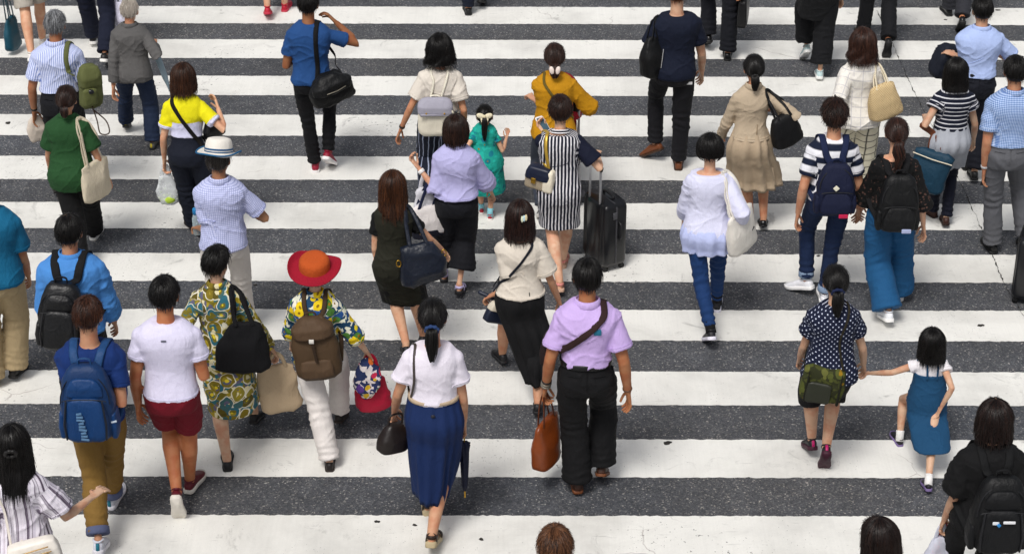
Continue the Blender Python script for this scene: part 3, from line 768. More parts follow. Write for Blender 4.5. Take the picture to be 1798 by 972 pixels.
    def shoes(s, upper='#15151a', sole='#e8e6e2', kind='sneaker', mat=None, accent=None, sock=None, names='shoe', rough=.5):
        k = s.k
        for i in (0, 1):
            P0, M, an = s.F[i]; fp = lambda x, y, z: P0 + M @ (A(x, y, z) * k); m1 = mat or plain(upper, rough, bump=.25)
            th = {'sneaker': .028, 'leather': .018, 'sandal': .026, 'pump': .012, 'espadrille': .034}[kind]
            ys = [-.004, .012, .05, .10, .15, .19, .225, .25, .262]; ws = [.018, .031, .034, .033, .039, .045, .041, .029, .014]
            if kind == 'pump': th = .01
            b = MB()
            if kind in ('sneaker', 'leather'): hs = [.060, .076, .082, .082, .064, .052, .044, .036, .022]
            elif kind == 'pump': hs = [.05, .058, .055, .03, .026, .034, .034, .028, .018]
            else: hs = None
            if hs:
                rings = []
                for y, w, h in zip(ys, ws, hs):
                    r = ring((0, 0, 0), w * .95, (h - th * .4) / 2, 18, 2.6)
                    zc = th * .4 + (h - th * .4) / 2
                    rings.append(np.array([fp(x, y, zc + z) for x, z in r[:, :2]]))
                b.loft(rings)
                if kind == 'sneaker':      # padded collar round the ankle
                    t = np.linspace(0, 2 * math.pi, 18, endpoint=False); b.tube(np.array([fp(.030 * math.cos(q), .045 + .042 * math.sin(q), .082 + .004 * math.cos(q * 2)) for q in t]), .007 * k, 8, closed=True)
                sh = link(names, b.mesh(), m1, s.empty)
            else:
                # straps over the bare foot
                for y, w, z in ((.165, .040, .030), (.09, .036, .052)) if kind == 'sandal' else ((.20, .042, .026), (.17, .043, .032), (.03, .030, .05)):
                    t = np.linspace(-.15, math.pi + .15, 12); b.tube(np.array([fp((w + .004) * math.cos(q), y, th + (z + .008) * math.sin(q)) for q in t]), np.array([.014, .004]) * k, 8, ref=M @ A(0, 1, 0))
                t = np.linspace(math.pi * 1.02, math.pi * 1.98, 12); b.tube(np.array([fp(.034 * math.cos(q), .055 + .052 * math.sin(q), .062) for q in t]), np.array([.012, .004]) * k, 8, ref=M @ A(0, 0, 1))
                sh = link('sandal', b.mesh(), m1, s.empty)
            bb = MB(); pts = [(y - .004, w + .004) for y, w in zip(ys, ws)]; n = len(pts)
            out = [(-w, y) for y, w in pts] + [(w, y) for y, w in pts[::-1]]
            lift = lambda y: .012 * max(0, (y - .19) / .07) ** 2
            if kind == 'pump':
                rings = [np.array([fp(x * q, y, z + lift(y)) for x, y in out]) for z, q in ((-.0, .96), (.004, 1), (.012, 1))]
                bb.loft(rings); bb.tube([fp(0, .018, -.01), fp(0, .018, .02)], np.array([.012, .024]) * k, 10, rnd=False)
            else:
                rings = [np.array([fp(x * q, y, z + lift(y)) for x, y in out]) for z, q in ((-.0, .94), (.004, 1), (th - .003, 1), (th, .96))]; bb.loft(rings)
            link('sole', bb.mesh(), plain(sole, .6), sh)
            if accent:
                ab = MB(); ab.tube([fp(0, -.006, .03), fp(0, -.009, .05), fp(0, -.006, .07)], np.array([.011, .004]) * k, 8, ref=M @ A(1, 0, 0)); link('heel_tab', ab.mesh(), plain(accent, .5), sh)
            if sock:
                sb = MB(); kn = s.knee[i]; u = unit(kn - an); sb.tube([an - u * .02, an + u * .04 * k, an + u * .085 * k], np.array([.042, .041, .044]) * k, 14, rnd=False); link('sock', sb.mesh(), sock, s.empty)
    # ---- hair
    def hair(s, style='short', c='#120e0d', c2='#3a2a22', L=.2, vol=1.0, n=860, tie=(0, -.100, -.03), tail=.2, tailw=.03, wave=0.0, flare=.16, curl=.10, parting=0.0, tousle=1.0, crown=None, bald=0.0, clump=1.0):
        hk = s.hk; M = s.hM; hc = s.hc; E3 = A(.088 if style != 'loose' else .096, .107, .117) * vol; nape = {'short': 126, 'loose': 118, 'tied': 122}[style]
        # hairline: how far down from the crown the hair grows, by angle from the back of the head
        hl = lambda az: np.interp(np.abs(np.degrees(az)), [0, 50, 82, 108, 140, 180], [nape, nape - 5, 94, 78, 58, 52])
        back_tilt = R_(24); ct, st_ = math.cos(back_tilt), math.sin(back_tilt)
        def sph(t, az):
            d = np.stack([np.sin(t) * np.sin(az), -np.sin(t) * np.cos(az), np.cos(t)], -1)
            return d
        def bulge(d): return 1 + .03 * np.clip(-d[..., 1], 0, 1) * np.clip(d[..., 2] + .4, 0, 1)
        Ca = .114 * 1.75
        Dd = lambda az: np.interp(np.abs(np.degrees(az)), [0, 45, 75, 100, 124, 140], [L, L, min(L, .21), min(L, .17), min(L, .12), 0])
        def path(az, u, k):
            """u 0..1 from the crown to the tip, k radial factor"""
            az = np.asarray(az, float); u = np.asarray(u, float)
            if style != 'loose':
                tm = np.radians(hl(az)); t = u * tm; d = sph(t, az); return d * E3 * (k * bulge(d))[..., None]
            tm = np.radians(np.minimum(hl(az), np.where(np.abs(az) < R_(128), 98, 60))); D = Dd(az); sa = tm * .105; tot = sa + D
            x = u * tot; t = np.minimum(x / .105, tm); d = sph(t, az); p = d * E3 * (k * bulge(d))[..., None]
            h = np.clip(x - sa, 0, None); hr = h / max(L, .05)
            hor = 1 + flare * hr - curl * hr ** 2
            wv = wave * np.sin(h * 55 + az * 5) * np.clip(hr * 2, 0, 1)
            bk = np.clip(np.cos(az), 0, 1)
            p = p.copy(); p[..., 0] *= hor; p[..., 1] = p[..., 1] * (hor * .5 + .5) - bk * np.clip(h - .09, 0, 1) * .30 + wv * .5
            p[..., 0] += wv; p[..., 2] -= h
            return p
        # shell
        na, nu = 44, 15
        AZ = np.linspace(-math.pi, math.pi, na, endpoint=False); mb = MB(); rings = []
        for j in range(nu):
            u = .03 + (.90 if style == 'loose' else .97) * j / (nu - 1); kk = np.full(na, 1.0) + .02 * vnoise(np.stack([np.cos(AZ) * 6, np.sin(AZ) * 6, np.full(na, u * 3)], 1), 3)
            if style != 'loose': kk = kk * np.interp(u, [0, .85, 1], [1, 1, .90])
            rings.append(path(AZ, np.full(na, u), kk))
        inner = [rings[-1] * A(.9, .9, 1) + A(0, 0, .012)]
        to = lambda p: hc + (p * hk) @ M.T
        mb.loft([to(r) for r in rings] + [to(r) for r in inner], cap=(True, True))
        nshell = mb.n
        # strand clumps lying over it
        m = 9; N = n; az = rng.uniform(-math.pi, math.pi, N); u0 = rng.uniform(.0, .62, N) ** 1.0; u1 = np.minimum(u0 + rng.uniform(.35, .8, N), rng.uniform(.92, 1.10, N))
        if style == 'short': u1 = np.minimum(u0 + rng.uniform(.22, .5, N), 1.06)
        tt = np.linspace(0, 1, m); U = u0[:, None] + (u1 - u0)[:, None] * tt
        dr = rng.normal(0, .10 * tousle, N); AZm = az[:, None] + dr[:, None] * tt + .02 * tousle * np.sin(tt * 5 + az[:, None] * 7)
        kk = 1 + rng.uniform(.0, .035, N)[:, None] + (rng.uniform(0, .06, N) * tousle)[:, None] * tt ** 2
        if style == 'tied':
            T = unit(np.asarray(tie) / E3)
            d0 = sph(np.radians(hl(az)) * rng.uniform(.25, 1.0, N), az); om = np.arccos(np.clip(d0 @ T, -1, 1)); om = np.maximum(om, .02)[:, None]
            tq = tt[None, :] * .98
            dd = (np.sin((1 - tq) * om)[..., None] * d0[:, None] + np.sin(tq * om)[..., None] * T) / np.sin(om)[..., None]
            pts = dd * E3 * (1.01 + rng.uniform(0, .03, N)[:, None] + .0 * tt)[..., None]
        else: pts = path(AZm, U, kk)
        W = rng.uniform(.0008, .0027, N)[:, None] * np.sin(np.clip(tt, .06, .94) * math.pi)[None, :] ** .5 * clump
        hv = rng.uniform(0, 1, N) ** 1.6
        S = [(pts, W, hv)]
        if style == 'tied' and tail:
            N2 = 150; ph = rng.uniform(0, 2 * math.pi, N2); rr = np.sqrt(rng.uniform(0, 1, N2)); ln = tail * rng.uniform(.72, 1.03, N2)
            tq = tt[None, :]; w_ = tailw * (np.interp(tt, [0, .12, .45, .8, 1], [.55, .75, 1.0, .75, .35]))[None, :]
            x = tie[0] + np.cos(ph)[:, None] * rr[:, None] * w_ + wave * np.sin(tq * 9 + ph[:, None] * .6); y = tie[1] - .016 + np.sin(ph)[:, None] * rr[:, None] * w_ * .6 - .030 * np.sin(np.clip(tq * 2.2, 0, 1) * math.pi * .5) - .10 * np.clip(tq * ln[:, None] - .1, 0, 1)
            z = tie[2] + .012 - tq * ln[:, None] + .02 * np.sin(np.clip(tq * 3, 0, 1) * math.pi)
            S.append((np.stack([x, y, z], -1), rng.uniform(.002, .0046, N2)[:, None] * np.sin(np.clip(tt, .1, .93) * math.pi)[None, :] ** .4, rng.uniform(0, 1, N2) ** 1.6))
        if style != 'tied' or True:      # a few fly-aways
            N3 = 200; a3 = rng.uniform(-math.pi, math.pi, N3); b3 = rng.uniform(.05, .7, N3); U3 = np.minimum(b3[:, None] + .35 * tt, 1.05)
            p3 = path(a3[:, None] + rng.normal(0, .3, N3)[:, None] * tt, U3, 1.02 + rng.uniform(.02, .15, N3)[:, None] * tt ** 1.5)
            S.append((p3, np.full((N3, m), .0009), rng.uniform(0, .6, N3)))
        if parting:
            N4 = 7; a4 = math.pi + rng.normal(0, .05, N4) + np.where(np.arange(N4) > 4, rng.uniform(-1, 1, N4), 0); u4 = rng.uniform(-.02, .2, N4)
            S.append((path(np.repeat(a4[:, None], m, 1), np.clip(u4[:, None] + .28 * parting * tt, .0, 1), np.full((N4, m), 1.026)), np.full((N4, m), .0020) * np.sin(np.clip(tt, .1, .9) * math.pi)[None, :], np.full(N4, 2.0)))
        if bald:
            N5 = 60; t5 = rng.uniform(-.5, .5, N5); a5 = rng.uniform(-math.pi, math.pi, N5); u5 = np.sqrt(rng.uniform(0, 1, N5)) * .20 * bald
            S.append((path(np.repeat(a5[:, None], m, 1), u5[:, None] + .05 * tt, np.full((N5, m), 1.014)), np.full((N5, m), .0026), rng.uniform(.9, 1.9, N5)))
        HV = [np.full(mb.n, .12)]
        for pts, W, hv in S:
            N = len(pts); P = to(pts.reshape(-1, 3)).reshape(N, m, 3); Tg = np.gradient(P, axis=1); Tg /= np.linalg.norm(Tg, axis=2, keepdims=True) + 1e-9
            ref = P - hc; ref /= np.linalg.norm(ref, axis=2, keepdims=True) + 1e-9; side = np.cross(Tg, ref); side /= np.linalg.norm(side, axis=2, keepdims=True) + 1e-9; nr = np.cross(side, Tg)
            Wk = (W * hk)[..., None]
            V = np.stack([P + side * Wk * 1.2, P + nr * Wk * .8, P - side * Wk * 1.2, P - nr * Wk * .6], 2)   # N,m,4,3
            idx = np.arange(N * m * 4).reshape(N, m, 4); f = []
            for q in range(4):
                r = (q + 1) % 4
                f.append(np.stack([idx[:, :-1, q], idx[:, :-1, r], idx[:, 1:, r], idx[:, 1:, q]], -1).reshape(-1, 4))
            mb.add(V.reshape(-1, 3), np.vstack(f).tolist()); HV.append(np.repeat(hv, m * 4))
        me = mb.mesh(); HV = np.concatenate(HV)
        at = me.attributes.new('hv', 'FLOAT_VECTOR', 'POINT'); at.data.foreach_set('vector', np.stack([HV, HV, HV], 1).astype(np.float32).ravel())
        s.hair_ = link('hair', me, hair_mat(c, c2), s.empty); return s.hair_
    def tie_at(s, tie): return s.hc + s.hM @ (np.asarray(tie, float) * s.hk)
    def scrunchie(s, tie, mat, r=.03, name='hair_tie'):
        c = s.tie_at(tie); b = MB(); t = np.linspace(0, 2 * math.pi, 26, endpoint=False)
        pts = np.array([c + s.hM @ (A(r * math.cos(q), -.018 - .010 * math.sin(q), r * .75 * math.sin(q)) * s.hk) for q in t])
        rr = (.011 + .003 * np.sin(t * 8)) * s.hk; b.tube(pts, rr, 8, closed=True); return link(name, b.mesh(), mat, s.empty)
    def blob(s, name, c, r, mat, M=None):
        b = MB(); b.ell(c, r, M); return link(name, b.mesh(), mat, s.empty)
    def bracelet(s, i, mat, r=.031, w=.010, name='wristwatch', off=.02):
        u = unit(s.hand[i] - s.elb[i]); c = s.wri[i] - u * off; k = s.k; b = MB(); b.tube([c - u * w, c - u * w * .8, c + u * w * .8, c + u * w], np.array([.9, 1, 1, .9]) * r * k, 16, rnd=False); return link(name, b.mesh(), mat, s.empty)
    # ---- carried things: top-level, built in this person's frame about their own base
    def item(s, name, base, label, cat, group=None):
        o = bpy.data.objects.new(name, None); col.objects.link(o); o.empty_display_size = .05
        o.location = s.world(base); o.rotation_euler = (0, 0, s.yaw); tag(o, label, cat, group)
        return o
    def add_bvh(s, o):
        me = o.data; s.solids = getattr(s, 'solids', []); s.solids.append((get_co(me), [tuple(p.vertices) for p in me.polygons])); vs = []; fs = []
        for v, f in s.solids: b = len(vs); vs += v.tolist(); fs += [tuple(i + b for i in q) for q in f]
        s.bvh = BVHTree.FromPolygons(vs, fs)
    def over(s, x, y, off=.007):
        """the top of the clothed shoulder at side offset x"""
        q = s.up(A(x, y, 1.42) * s.k); h = s.bvh.ray_cast(Vec((q[0], q[1], q[2] + .4)), Vec((0, 0, -1))) if s.bvh else (None,)
        return q + A(0, 0, .02) if h[0] is None else np.array(h[0]) + A(0, 0, off)
    def push(s, p, off=.006, deepest=.12):
        if s.bvh is None: return p
        out = np.array(p, float)
        for i in range(len(out)):
            h = s.bvh.find_nearest(Vec(out[i]))
            if h[0] is None: continue
            dv = Vec(out[i]) - h[0]
            if dv.length < off or (dv.length < deepest and dv.dot(h[1]) < 0): out[i] = np.array(h[0] + h[1] * off)
        k = np.array([.25, .5, .25]); m = out.copy(); m[1:-1] = out[:-2] * .25 + out[1:-1] * .5 + out[2:] * .25
        return m
    def surf(s, x, z, ease, front=False):
        if s.bvh is not None:
            q = s.up(A(x, 0, z)); sg = 1 if front else -1; h = s.bvh.ray_cast(Vec((q[0], q[1] + sg * 1.0, q[2])), Vec((0, -sg, 0)))
            if h[0] is not None: return np.array(h[0]) + A(0, sg * .007, 0)
        return s.surf0(x, z, ease, front)
    def surf0(s, x, z, ease, front=False):
        """a point on the clothed trunk at side offset x and rest height z (metres)"""
        B = BODY[s.sex]; zr = z / s.k; ax = np.interp(zr, B['z'], B['ax']) * s.k * s.build + ease; ay = np.interp(zr, B['z'], B['ay']) * s.k * s.build + ease
        xx = np.clip(x / ax, -.97, .97); y = ay * (1 - abs(xx) ** 2.3) ** (1 / 2.3); oy = np.interp(zr, B['z'], B['oy']) * s.k
        return s.up(A(x, oy + (y if front else -y), z))
    def ribbon(s, pts, w, t, mat, parent, origin, name='strap', k=5, ref=None):
        p = s.push(cr(np.array(pts), k)); b = MB()
        if ref is None:
            T = np.gradient(p, axis=0); c = p.mean(0); out = p - A(0, 0, 0) * 1; out = np.stack([p[:, 0] * .6, p[:, 1], np.clip(p[:, 2] - 1.25 * s.k, 0, 1) * 2.2], 1)
            ref = np.cross(T, out)
        b.tube(p, np.array([w, t]), 8, ref=ref); return link(name, b.mesh(), mat, parent, origin)
    def crossbody(s, root, origin, mat, shoulder=1, z0=.95, w=.015, ease=.026, x0=.17, zt=1.415, xs=.09, name='strap', front=True):
        """strap over one shoulder, down across the back to the opposite hip and up the front"""
        k = s.k; sx = shoulder; q = []
        for t in np.linspace(0, 1, 7): q.append(s.surf((-sx * x0 * (1 - t) + sx * xs * t) * k, (z0 * (1 - t) + (zt - .02) * t) * k, ease))
        q.append(s.over(sx * xs * .95, -.01))
        if front:
            for t in np.linspace(1, 0, 6): q.append(s.surf((-sx * x0 * (1 - t) + sx * xs * t) * k, (z0 * (1 - t) + (zt - .03) * t) * k, ease, True))
        return s.ribbon(q, w * k, .003, mat, root, origin, name)
def person(label, head, skin='#bd8662', covered=False, group='pedestrians walking over the crossing', **kw):
    q_ = [int(skin[i:i + 2], 16) for i in (1, 3, 5)]; j = rng.uniform(-.05, .05); k_ = rng.uniform(.95, 1.06); skin = '#%02x%02x%02x' % tuple(int(min(235, v * k_ * f)) for v, f in zip(q_, (1, 1 + j * .6, 1 + j)))
    p = Person(head, **kw); tag(p.empty, label, 'person', group); p.make_body(skin, covered); return p
# ------------------------------------------------------------------ bags
def rz(a):
    a = R_(a); return np.array([[math.cos(a), -math.sin(a), 0], [math.sin(a), math.cos(a), 0], [0, 0, 1]])
def rx(a):
    a = R_(a); return np.array([[1, 0, 0], [0, math.cos(a), -math.sin(a)], [0, math.sin(a), math.cos(a)]])
def ry(a):
    a = R_(a); return np.array([[math.cos(a), 0, math.sin(a)], [0, 1, 0], [-math.sin(a), 0, math.cos(a)]])
def pouch(c, w, d, h, M=None, p=4.0, n=40, k=14, rough=.006, seed=0, rb=.12, rt=.12, sq=1.0):
    """soft bag body lofted up from its base: w and d are (bottom, middle, top) widths"""
    rings = []
    for j in range(k + 1):
        t = j / k; e = min(1, (1 - (1 - min(1, t / rb)) ** 2) ** .5 * .25 + .75) if t < rb else 1.0
        if t > 1 - rt: e = min(e, (max(0, 1 - ((t - 1 + rt) / rt) ** 2)) ** .5 * .35 + .65)
        W = np.interp(t, [0, .5, 1], w) / 2; D = np.interp(t, [0, .5, 1], d) / 2
        rings.append(ring((0, 0, t * h), W * e, D * (e if sq else 1), n, p))
    mb = MB(); mb.loft(rings); me = mb.mesh()
    P = get_co(me); N = get_no(me); s_ = 9
    f = ridge(P * A(7, 7, 6) + seed, seed) + .5 * vnoise(P * 26 + seed, seed + 1)
    P = P + N * (rough * f)[:, None]
    if M is not None: P = P @ np.asarray(M).T
    set_co(me, P + np.asarray(c)); at = me.attributes.new('puv', 'FLOAT_VECTOR', 'POINT'); q = P.copy(); q[:, 1] = 0; at.data.foreach_set('vector', q.astype(np.float32).ravel()); return me
def strip(pts, w, t, ref, k=5, closed=False):
    p = cr(np.array(pts), k); b = MB(); b.tube(p, np.array([w, t]), 8, ref=ref, rnd=True); return b.mesh()
def backpack(p, label, w=.29, h=.43, d=.15, z=1.13, mat=None, strapm=None, pocketm=None, trim=None, dx=0.0, style='zip', tilt=0, sw=.026, ease=.03, so=.075, group='backpacks on the backs of walkers'):
    k = p.k; zb = (z - h / k / 2); base = p.surf(0, (z) * k, ease); lean = math.degrees(p.lean)
    M = rx(-lean * .8) @ ry(tilt); c0 = A(dx, base[1] - d / 2 - .002, p.up(A(0, 0, z * k))[2] - h / 2)
    o = p.item('backpack', c0, label, 'backpack', group); L = lambda q: c0 + M @ A(*q)
    link('pack_body', pouch((0, 0, 0), (w * .96, w * 1.02, w * .74), (d * .95, d, d * .55), h, M, 3.2, rough=.007, seed=int(abs(p.root[0]) * 100), rt=.3), mat, o)
    pm = pocketm or mat; tr = trim or plain('#15161a', .5)
    if style in ('zip', 'sport'):
        link('front_pocket', pouch(M @ A(0, -d * .5, h * .06), (w * .78, w * .80, w * .62), (d * .34, d * .40, d * .2), h * (.42 if style == 'zip' else .58), M, 3.6, rough=.005, seed=3, rt=.3), pm, o)
        a = np.linspace(math.pi, 0, 15); zz = h * (.47 if style == 'zip' else .60)
        b = MB(); b.tube(np.array([M @ A(math.cos(q) * w * .40, -d * .50 - .012, zz + math.sin(q) * h * .03) for q in a]), .0035, 6); link('zip', b.mesh(), tr, o)
        b = MB(); b.tube(np.array([M @ A(math.cos(q) * w * .45, -d * (.44 - .2 * math.sin(q)), h * .55 + math.sin(q) * h * .38) for q in a]), .004, 6); link('zip', b.mesh(), tr, o)
        for sx in (-1, 1): link('side_pocket', pouch(M @ A(sx * w * .47, 0, h * .02), (.045, .055, .04), (d * .7, d * .75, d * .7), h * .38, M, 3, rough=.004, seed=5), pm, o)
    if style == 'sport':
        link('upper_pocket', pouch(M @ A(0, -d * .36, h * .62), (w * .7, w * .66, w * .4), (d * .32, d * .34, d * .2), h * .26, M, 3, rough=.004, seed=8, rt=.4), pm, o)
        for sx in (-1, 1):
            b = MB(); b.tube([M @ A(sx * w * .36, -d * .66, h * .1), M @ A(sx * w * .38, -d * .70, h * .3), M @ A(sx * w * .33, -d * .58, h * .6)], [.006, .007, .006], 8); link('piping', b.mesh(), tr, o)
    if style == 'flap':       # drawstring rucksack with a lid
        link('lid', pouch(M @ A(0, -d * .12, h * .70), (w * .86, w * .88, w * .5), (d * 1.1, d * 1.0, d * .5), h * .32, M, 2.8, rough=.006, seed=4, rt=.5), pm, o)
        link('front_pocket', pouch(M @ A(0, -d * .46, h * .05), (w * .7, w * .72, w * .64), (d * .35, d * .45, d * .3), h * .32, M, 3.2, rough=.006, seed=6), pm, o)
        b = MB(); b.tube([M @ A(0, -d * .72, h * .74), M @ A(.004, -d * .66, h * .55), M @ A(.012, -d * .72, h * .36)], np.array([.009, .003]), 8, ref=M @ A(1, 0, 0)); link('buckle_strap', b.mesh(), tr, o)
        b = MB(); b.box(M @ A(0, -d * .72, h * .72), (.016, .005, .014)); link('buckle', b.mesh(), plain('#d8d4cc', .4), o)
    # straps over the shoulders
    for sx in (-1, 1):
        q = [M @ A(sx * w * .15, d * .2, h * .95) + c0, p.surf(sx * so * .8 * k, 1.33 * k, 0), p.surf(sx * so * k, 1.385 * k, 0), p.over(sx * (so + .012) * k, -.035), p.over(sx * (so + .02) * k, .02)]
        for zf, xf in ((1.36, .10), (1.26, .125), (1.15, .14)): q.append(p.surf(sx * xf * k, zf * k, .028, True))
        q.append(p.up(A(sx * .18 * k * p.build, .02, 1.06 * k))); q.append(c0 + M @ A(sx * w * .46, d * .3, h * .16))
        pp = p.push(cr(np.array(q), 5), .007)
        b = MB(); b.tube(pp, np.array([sw * k, .006]), 8, ref=A(1, 0, 0)); link('strap', b.mesh(), strapm or mat, o, c0)
    b = MB(); b.tube(cr(np.array([M @ A(-.04, d * .05, h * .96), M @ A(-.03, d * .05, h * 1.06), M @ A(.03, d * .05, h * 1.06), M @ A(.04, d * .05, h * .96)]), 5), np.array([.010, .005]), 8, ref=A(0, 1, 0)); link('top_handle', b.mesh(), strapm or mat, o)
    p.pack = (o, M, c0, w, h, d); return o
def patch(o, M, c, hw, hh, mat, name='patch', roll=0, y=0, t=.003):
    b = MB(); b.box((0, 0, 0), (hw, hh, t), rx(90) if M is None else np.asarray(M) @ ry(roll) @ rx(90), p=10); me = b.mesh(); set_co(me, get_co(me) + np.asarray(c)); return link(name, me, mat, o)
def tote(p, c, label, w=(.32, .34, .36), d=(.11, .12, .05), h=.36, yaw=0, mat=None, hang=None, handle=None, hw=.013, cat='tote bag', name='tote_bag', roll=0, pitch=0, rough=.010, group='bags carried by walkers', pz=3.0, hspan=.28, arch=None, rt=.05, seed=2, hn=2):
    """c: centre of the bag's base in the person's frame; hang: the point its handles go up to"""
    c = np.asarray(c, float); M = rz(yaw) @ ry(roll) @ rx(pitch); o = p.item(name, c, label, cat, group)
    link('bag_body', pouch((0, 0, 0), w, d, h, M, pz, rough=rough, seed=seed, rt=rt), mat, o)
    hm = handle or mat
    if hang is not None:
        hang = np.asarray(hang, float) - c
        for sy in ((-1, 1) if hn == 2 else (0,)):
            l = M @ A(-w[2] * hspan, sy * d[2] * .42, h * .93); r = M @ A(w[2] * hspan, sy * d[2] * .42, h * .93)
            off = M @ A(0, sy * .008, 0); xs = M @ A(1, 0, 0)
            up = arch or .03
            q = [l, l * .45 + (hang - xs * .03) * .55 + off, hang - xs * .028 + off - A(0, 0, .02), hang + off, hang + xs * .028 + off - A(0, 0, .02), r * .45 + (hang + xs * .03) * .55 + off, r]
            link('handle', strip_auto(q, hw, .0035, M @ A(0, 1, 0), p=p, o=c), hm, o)
    p.bag = (o, M, c); return o
def strip_auto(q, w, t, normal, k=5, p=None, o=None):
    w_ = p; p = cr(np.array(q), k)
    if w_ is not None: p = w_.push(p + o) - o
    p = p + 0; T = np.gradient(p, axis=0); ref = np.cross(T, np.asarray(normal)); b = MB(); b.tube(p, np.array([w, t]), 8, ref=ref); return b.mesh()
def plastic_bag(p, hold, label, w=.2, h=.3, d=.07, mat=None, yaw=0, inside=None, group='plastic bags carried in the hand', extra=None):
    hold = np.asarray(hold, float); c = hold - A(0, 0, h + .09); o = p.item('plastic_bag', c, label, 'plastic bag', group); M = rz(yaw)
    link('bag_body', pouch((0, 0, 0), (w * .8, w, w * .55), (d * 1.2, d * 1.3, d * .5), h, M, 2.6, rough=.016, seed=int(abs(hold[0]) * 50), rt=.12), mat, o)
    for sx in (-1, 1):
        link('handle', strip_auto([M @ A(sx * w * .2, 0, h * .93), M @ A(sx * w * .14, 0, h + .05), M @ A(sx * .01, 0, h + .092)], .016, .003, M @ A(0, 1, 0)), mat, o)
    if inside:
        b = MB(); b.ell(M @ A(0, 0, h * .2), (w * .40, d * .62, h * .17)); link('contents', b.mesh(), inside, o)
    return o
# ------------------------------------------------------------------ the crowd, from the far edge to the near edge
BLK = '#0c0b0b'; DKB = '#1a1210'
def hb(): return '#060505', '#15110f'
TAN, FAIR, DEEP = '#c08f70', '#d2a98c', '#a87858'
def pl(*a, **k): return plain(*a, **k)
denim = fabric('#171d33', rough=.9); black = fabric('#0e0e11'); navy = fabric('#121a30')
nylon = fabric('#0d0e11', rough=.55, wr=1.4); leather = pl('#0e0e10', .38, bump=.2); steel = pl('#b4b4b6', .3); brass = pl('#c49a3c', .32, metal=1.0)

# --- cut by the upper edge of the picture: legs only
p = person('person in pale grey shorts at the top left corner carrying a teal tote', None, H=1.72, feet=((54, 103, 25), (73, 80, 0)), hands=((8, 13), (116, 15)), skin=FAIR)
p.hair('short', *hb()); p.top(fabric('#b9c0c8'), hem=.86); p.trousers(fabric('#b3aca2'), length=.92, r=(.10, .088, .092), name='shorts'); p.shoes('#d8d4d0', '#e8e6e2')
tote(p, p.loc(24, 86, .02), 'teal leather tote hanging from the hand of the person in grey shorts', (.24, .22, .16), (.11, .09, .04), .34, 74, pl('#164a5c', .4, bump=.2), hang=p.hand[0] - A(0, 0, .03))
p = person('person in dark jeans cut off by the top edge beside a white haired man', None, H=1.74, feet=((163, 79, 10), (181, 110, 25)), covered=True)
p.hair('short', *hb()); p.top(navy, hem=.9); p.trousers(denim, r=(.105, .082, .078)); p.shoes('#1c1a1a', '#e4e2de')
plastic_bag(p, p.loc(206, -14, .05), 'pale lavender shopping bag beside the dark jeans at the top edge', .13, .26, .06, pl('#d4d2e4', .4))
p = person('person in red trainers whose feet show at the top edge', None, H=1.64, feet=((470, 26, 20), (499, 22, 0)), skin=FAIR, sex='f')
p.hair('short', *hb()); p.top(navy, hem=.88); p.trousers(black, length=1.5); p.shoes('#b3122e', '#c43048')
p = person('person at the top edge of whom only dark shoes show, centre', None, H=1.72, feet=((823, 28, 0), (843, 4, 25)), covered=True)
p.hair('short', *hb()); p.top(navy); p.trousers(navy); p.shoes('#141416', '#1c1c1e', 'leather')
p = person('person in black suit trousers carrying a briefcase at the top edge', None, H=1.72, feet=((1246, 74, 30), (1277, 107, 0)), hands=(None, (1303, -14)), covered=True)
p.hair('short', *hb()); p.top(black, hem=.84, sleeve=1.9); p.trousers(fabric('#10131d'), r=(.10, .08, .082)); p.shoes('#0e0e10', '#151516', 'leather', rough=.3)
o = p.item('briefcase', p.loc(1304, 40, .02), 'black briefcase held beside black suit trousers at the top edge', 'briefcase', 'bags carried by walkers')
link('case_body', pouch((0, 0, 0), (.40, .40, .39), (.10, .10, .08), .30, rz(80), 6, rough=.002), leather, o)
link('handle', strip_auto([A(0, -.06, .30), A(0, -.05, .335), A(0, .05, .335), A(0, .06, .30)], .012, .006, A(1, 0, 0)), leather, o)
p = person('person in a long black jacket and wide trousers with pale blue canvas shoes', None, H=1.6, sex='f', feet=((1419, 92, 40), (1439, 139, 8)), covered=True, skin=FAIR, hands=((1398, -20), (1478, 0)))
p.hair('loose', *hb()); p.top(fabric('#131418'), hem=.62, hemease=.05, sleeve=1.9, fold=.012, name='jacket'); p.trousers(fabric('#0f1015'), r=(.115, .11, .105), length=1.80, fold=.013); p.shoes('#b9cfd0', '#e9e9e6')
p = person('person in black trousers with one dark shoe kicked up behind', None, H=1.7, feet=((1517, 62, 0), (1561, 70, 60)), covered=True)
p.hair('short', *hb()); p.top(black, hem=.86); p.trousers(fabric('#111218'), r=(.10, .078, .078)); p.shoes('#121214', '#1a1a1c', 'leather', rough=.3)
p = person('person in dark grey trousers and shiny black shoes above the man in pale blue', None, H=1.7, feet=((1668, 24, 0), (1691, 34, 45)), covered=True)
p.hair('short', *hb()); p.top(navy); p.trousers(fabric('#34353c'), r=(.10, .08, .08)); p.shoes('#0c0c0e', '#171719', 'leather', rough=.22)

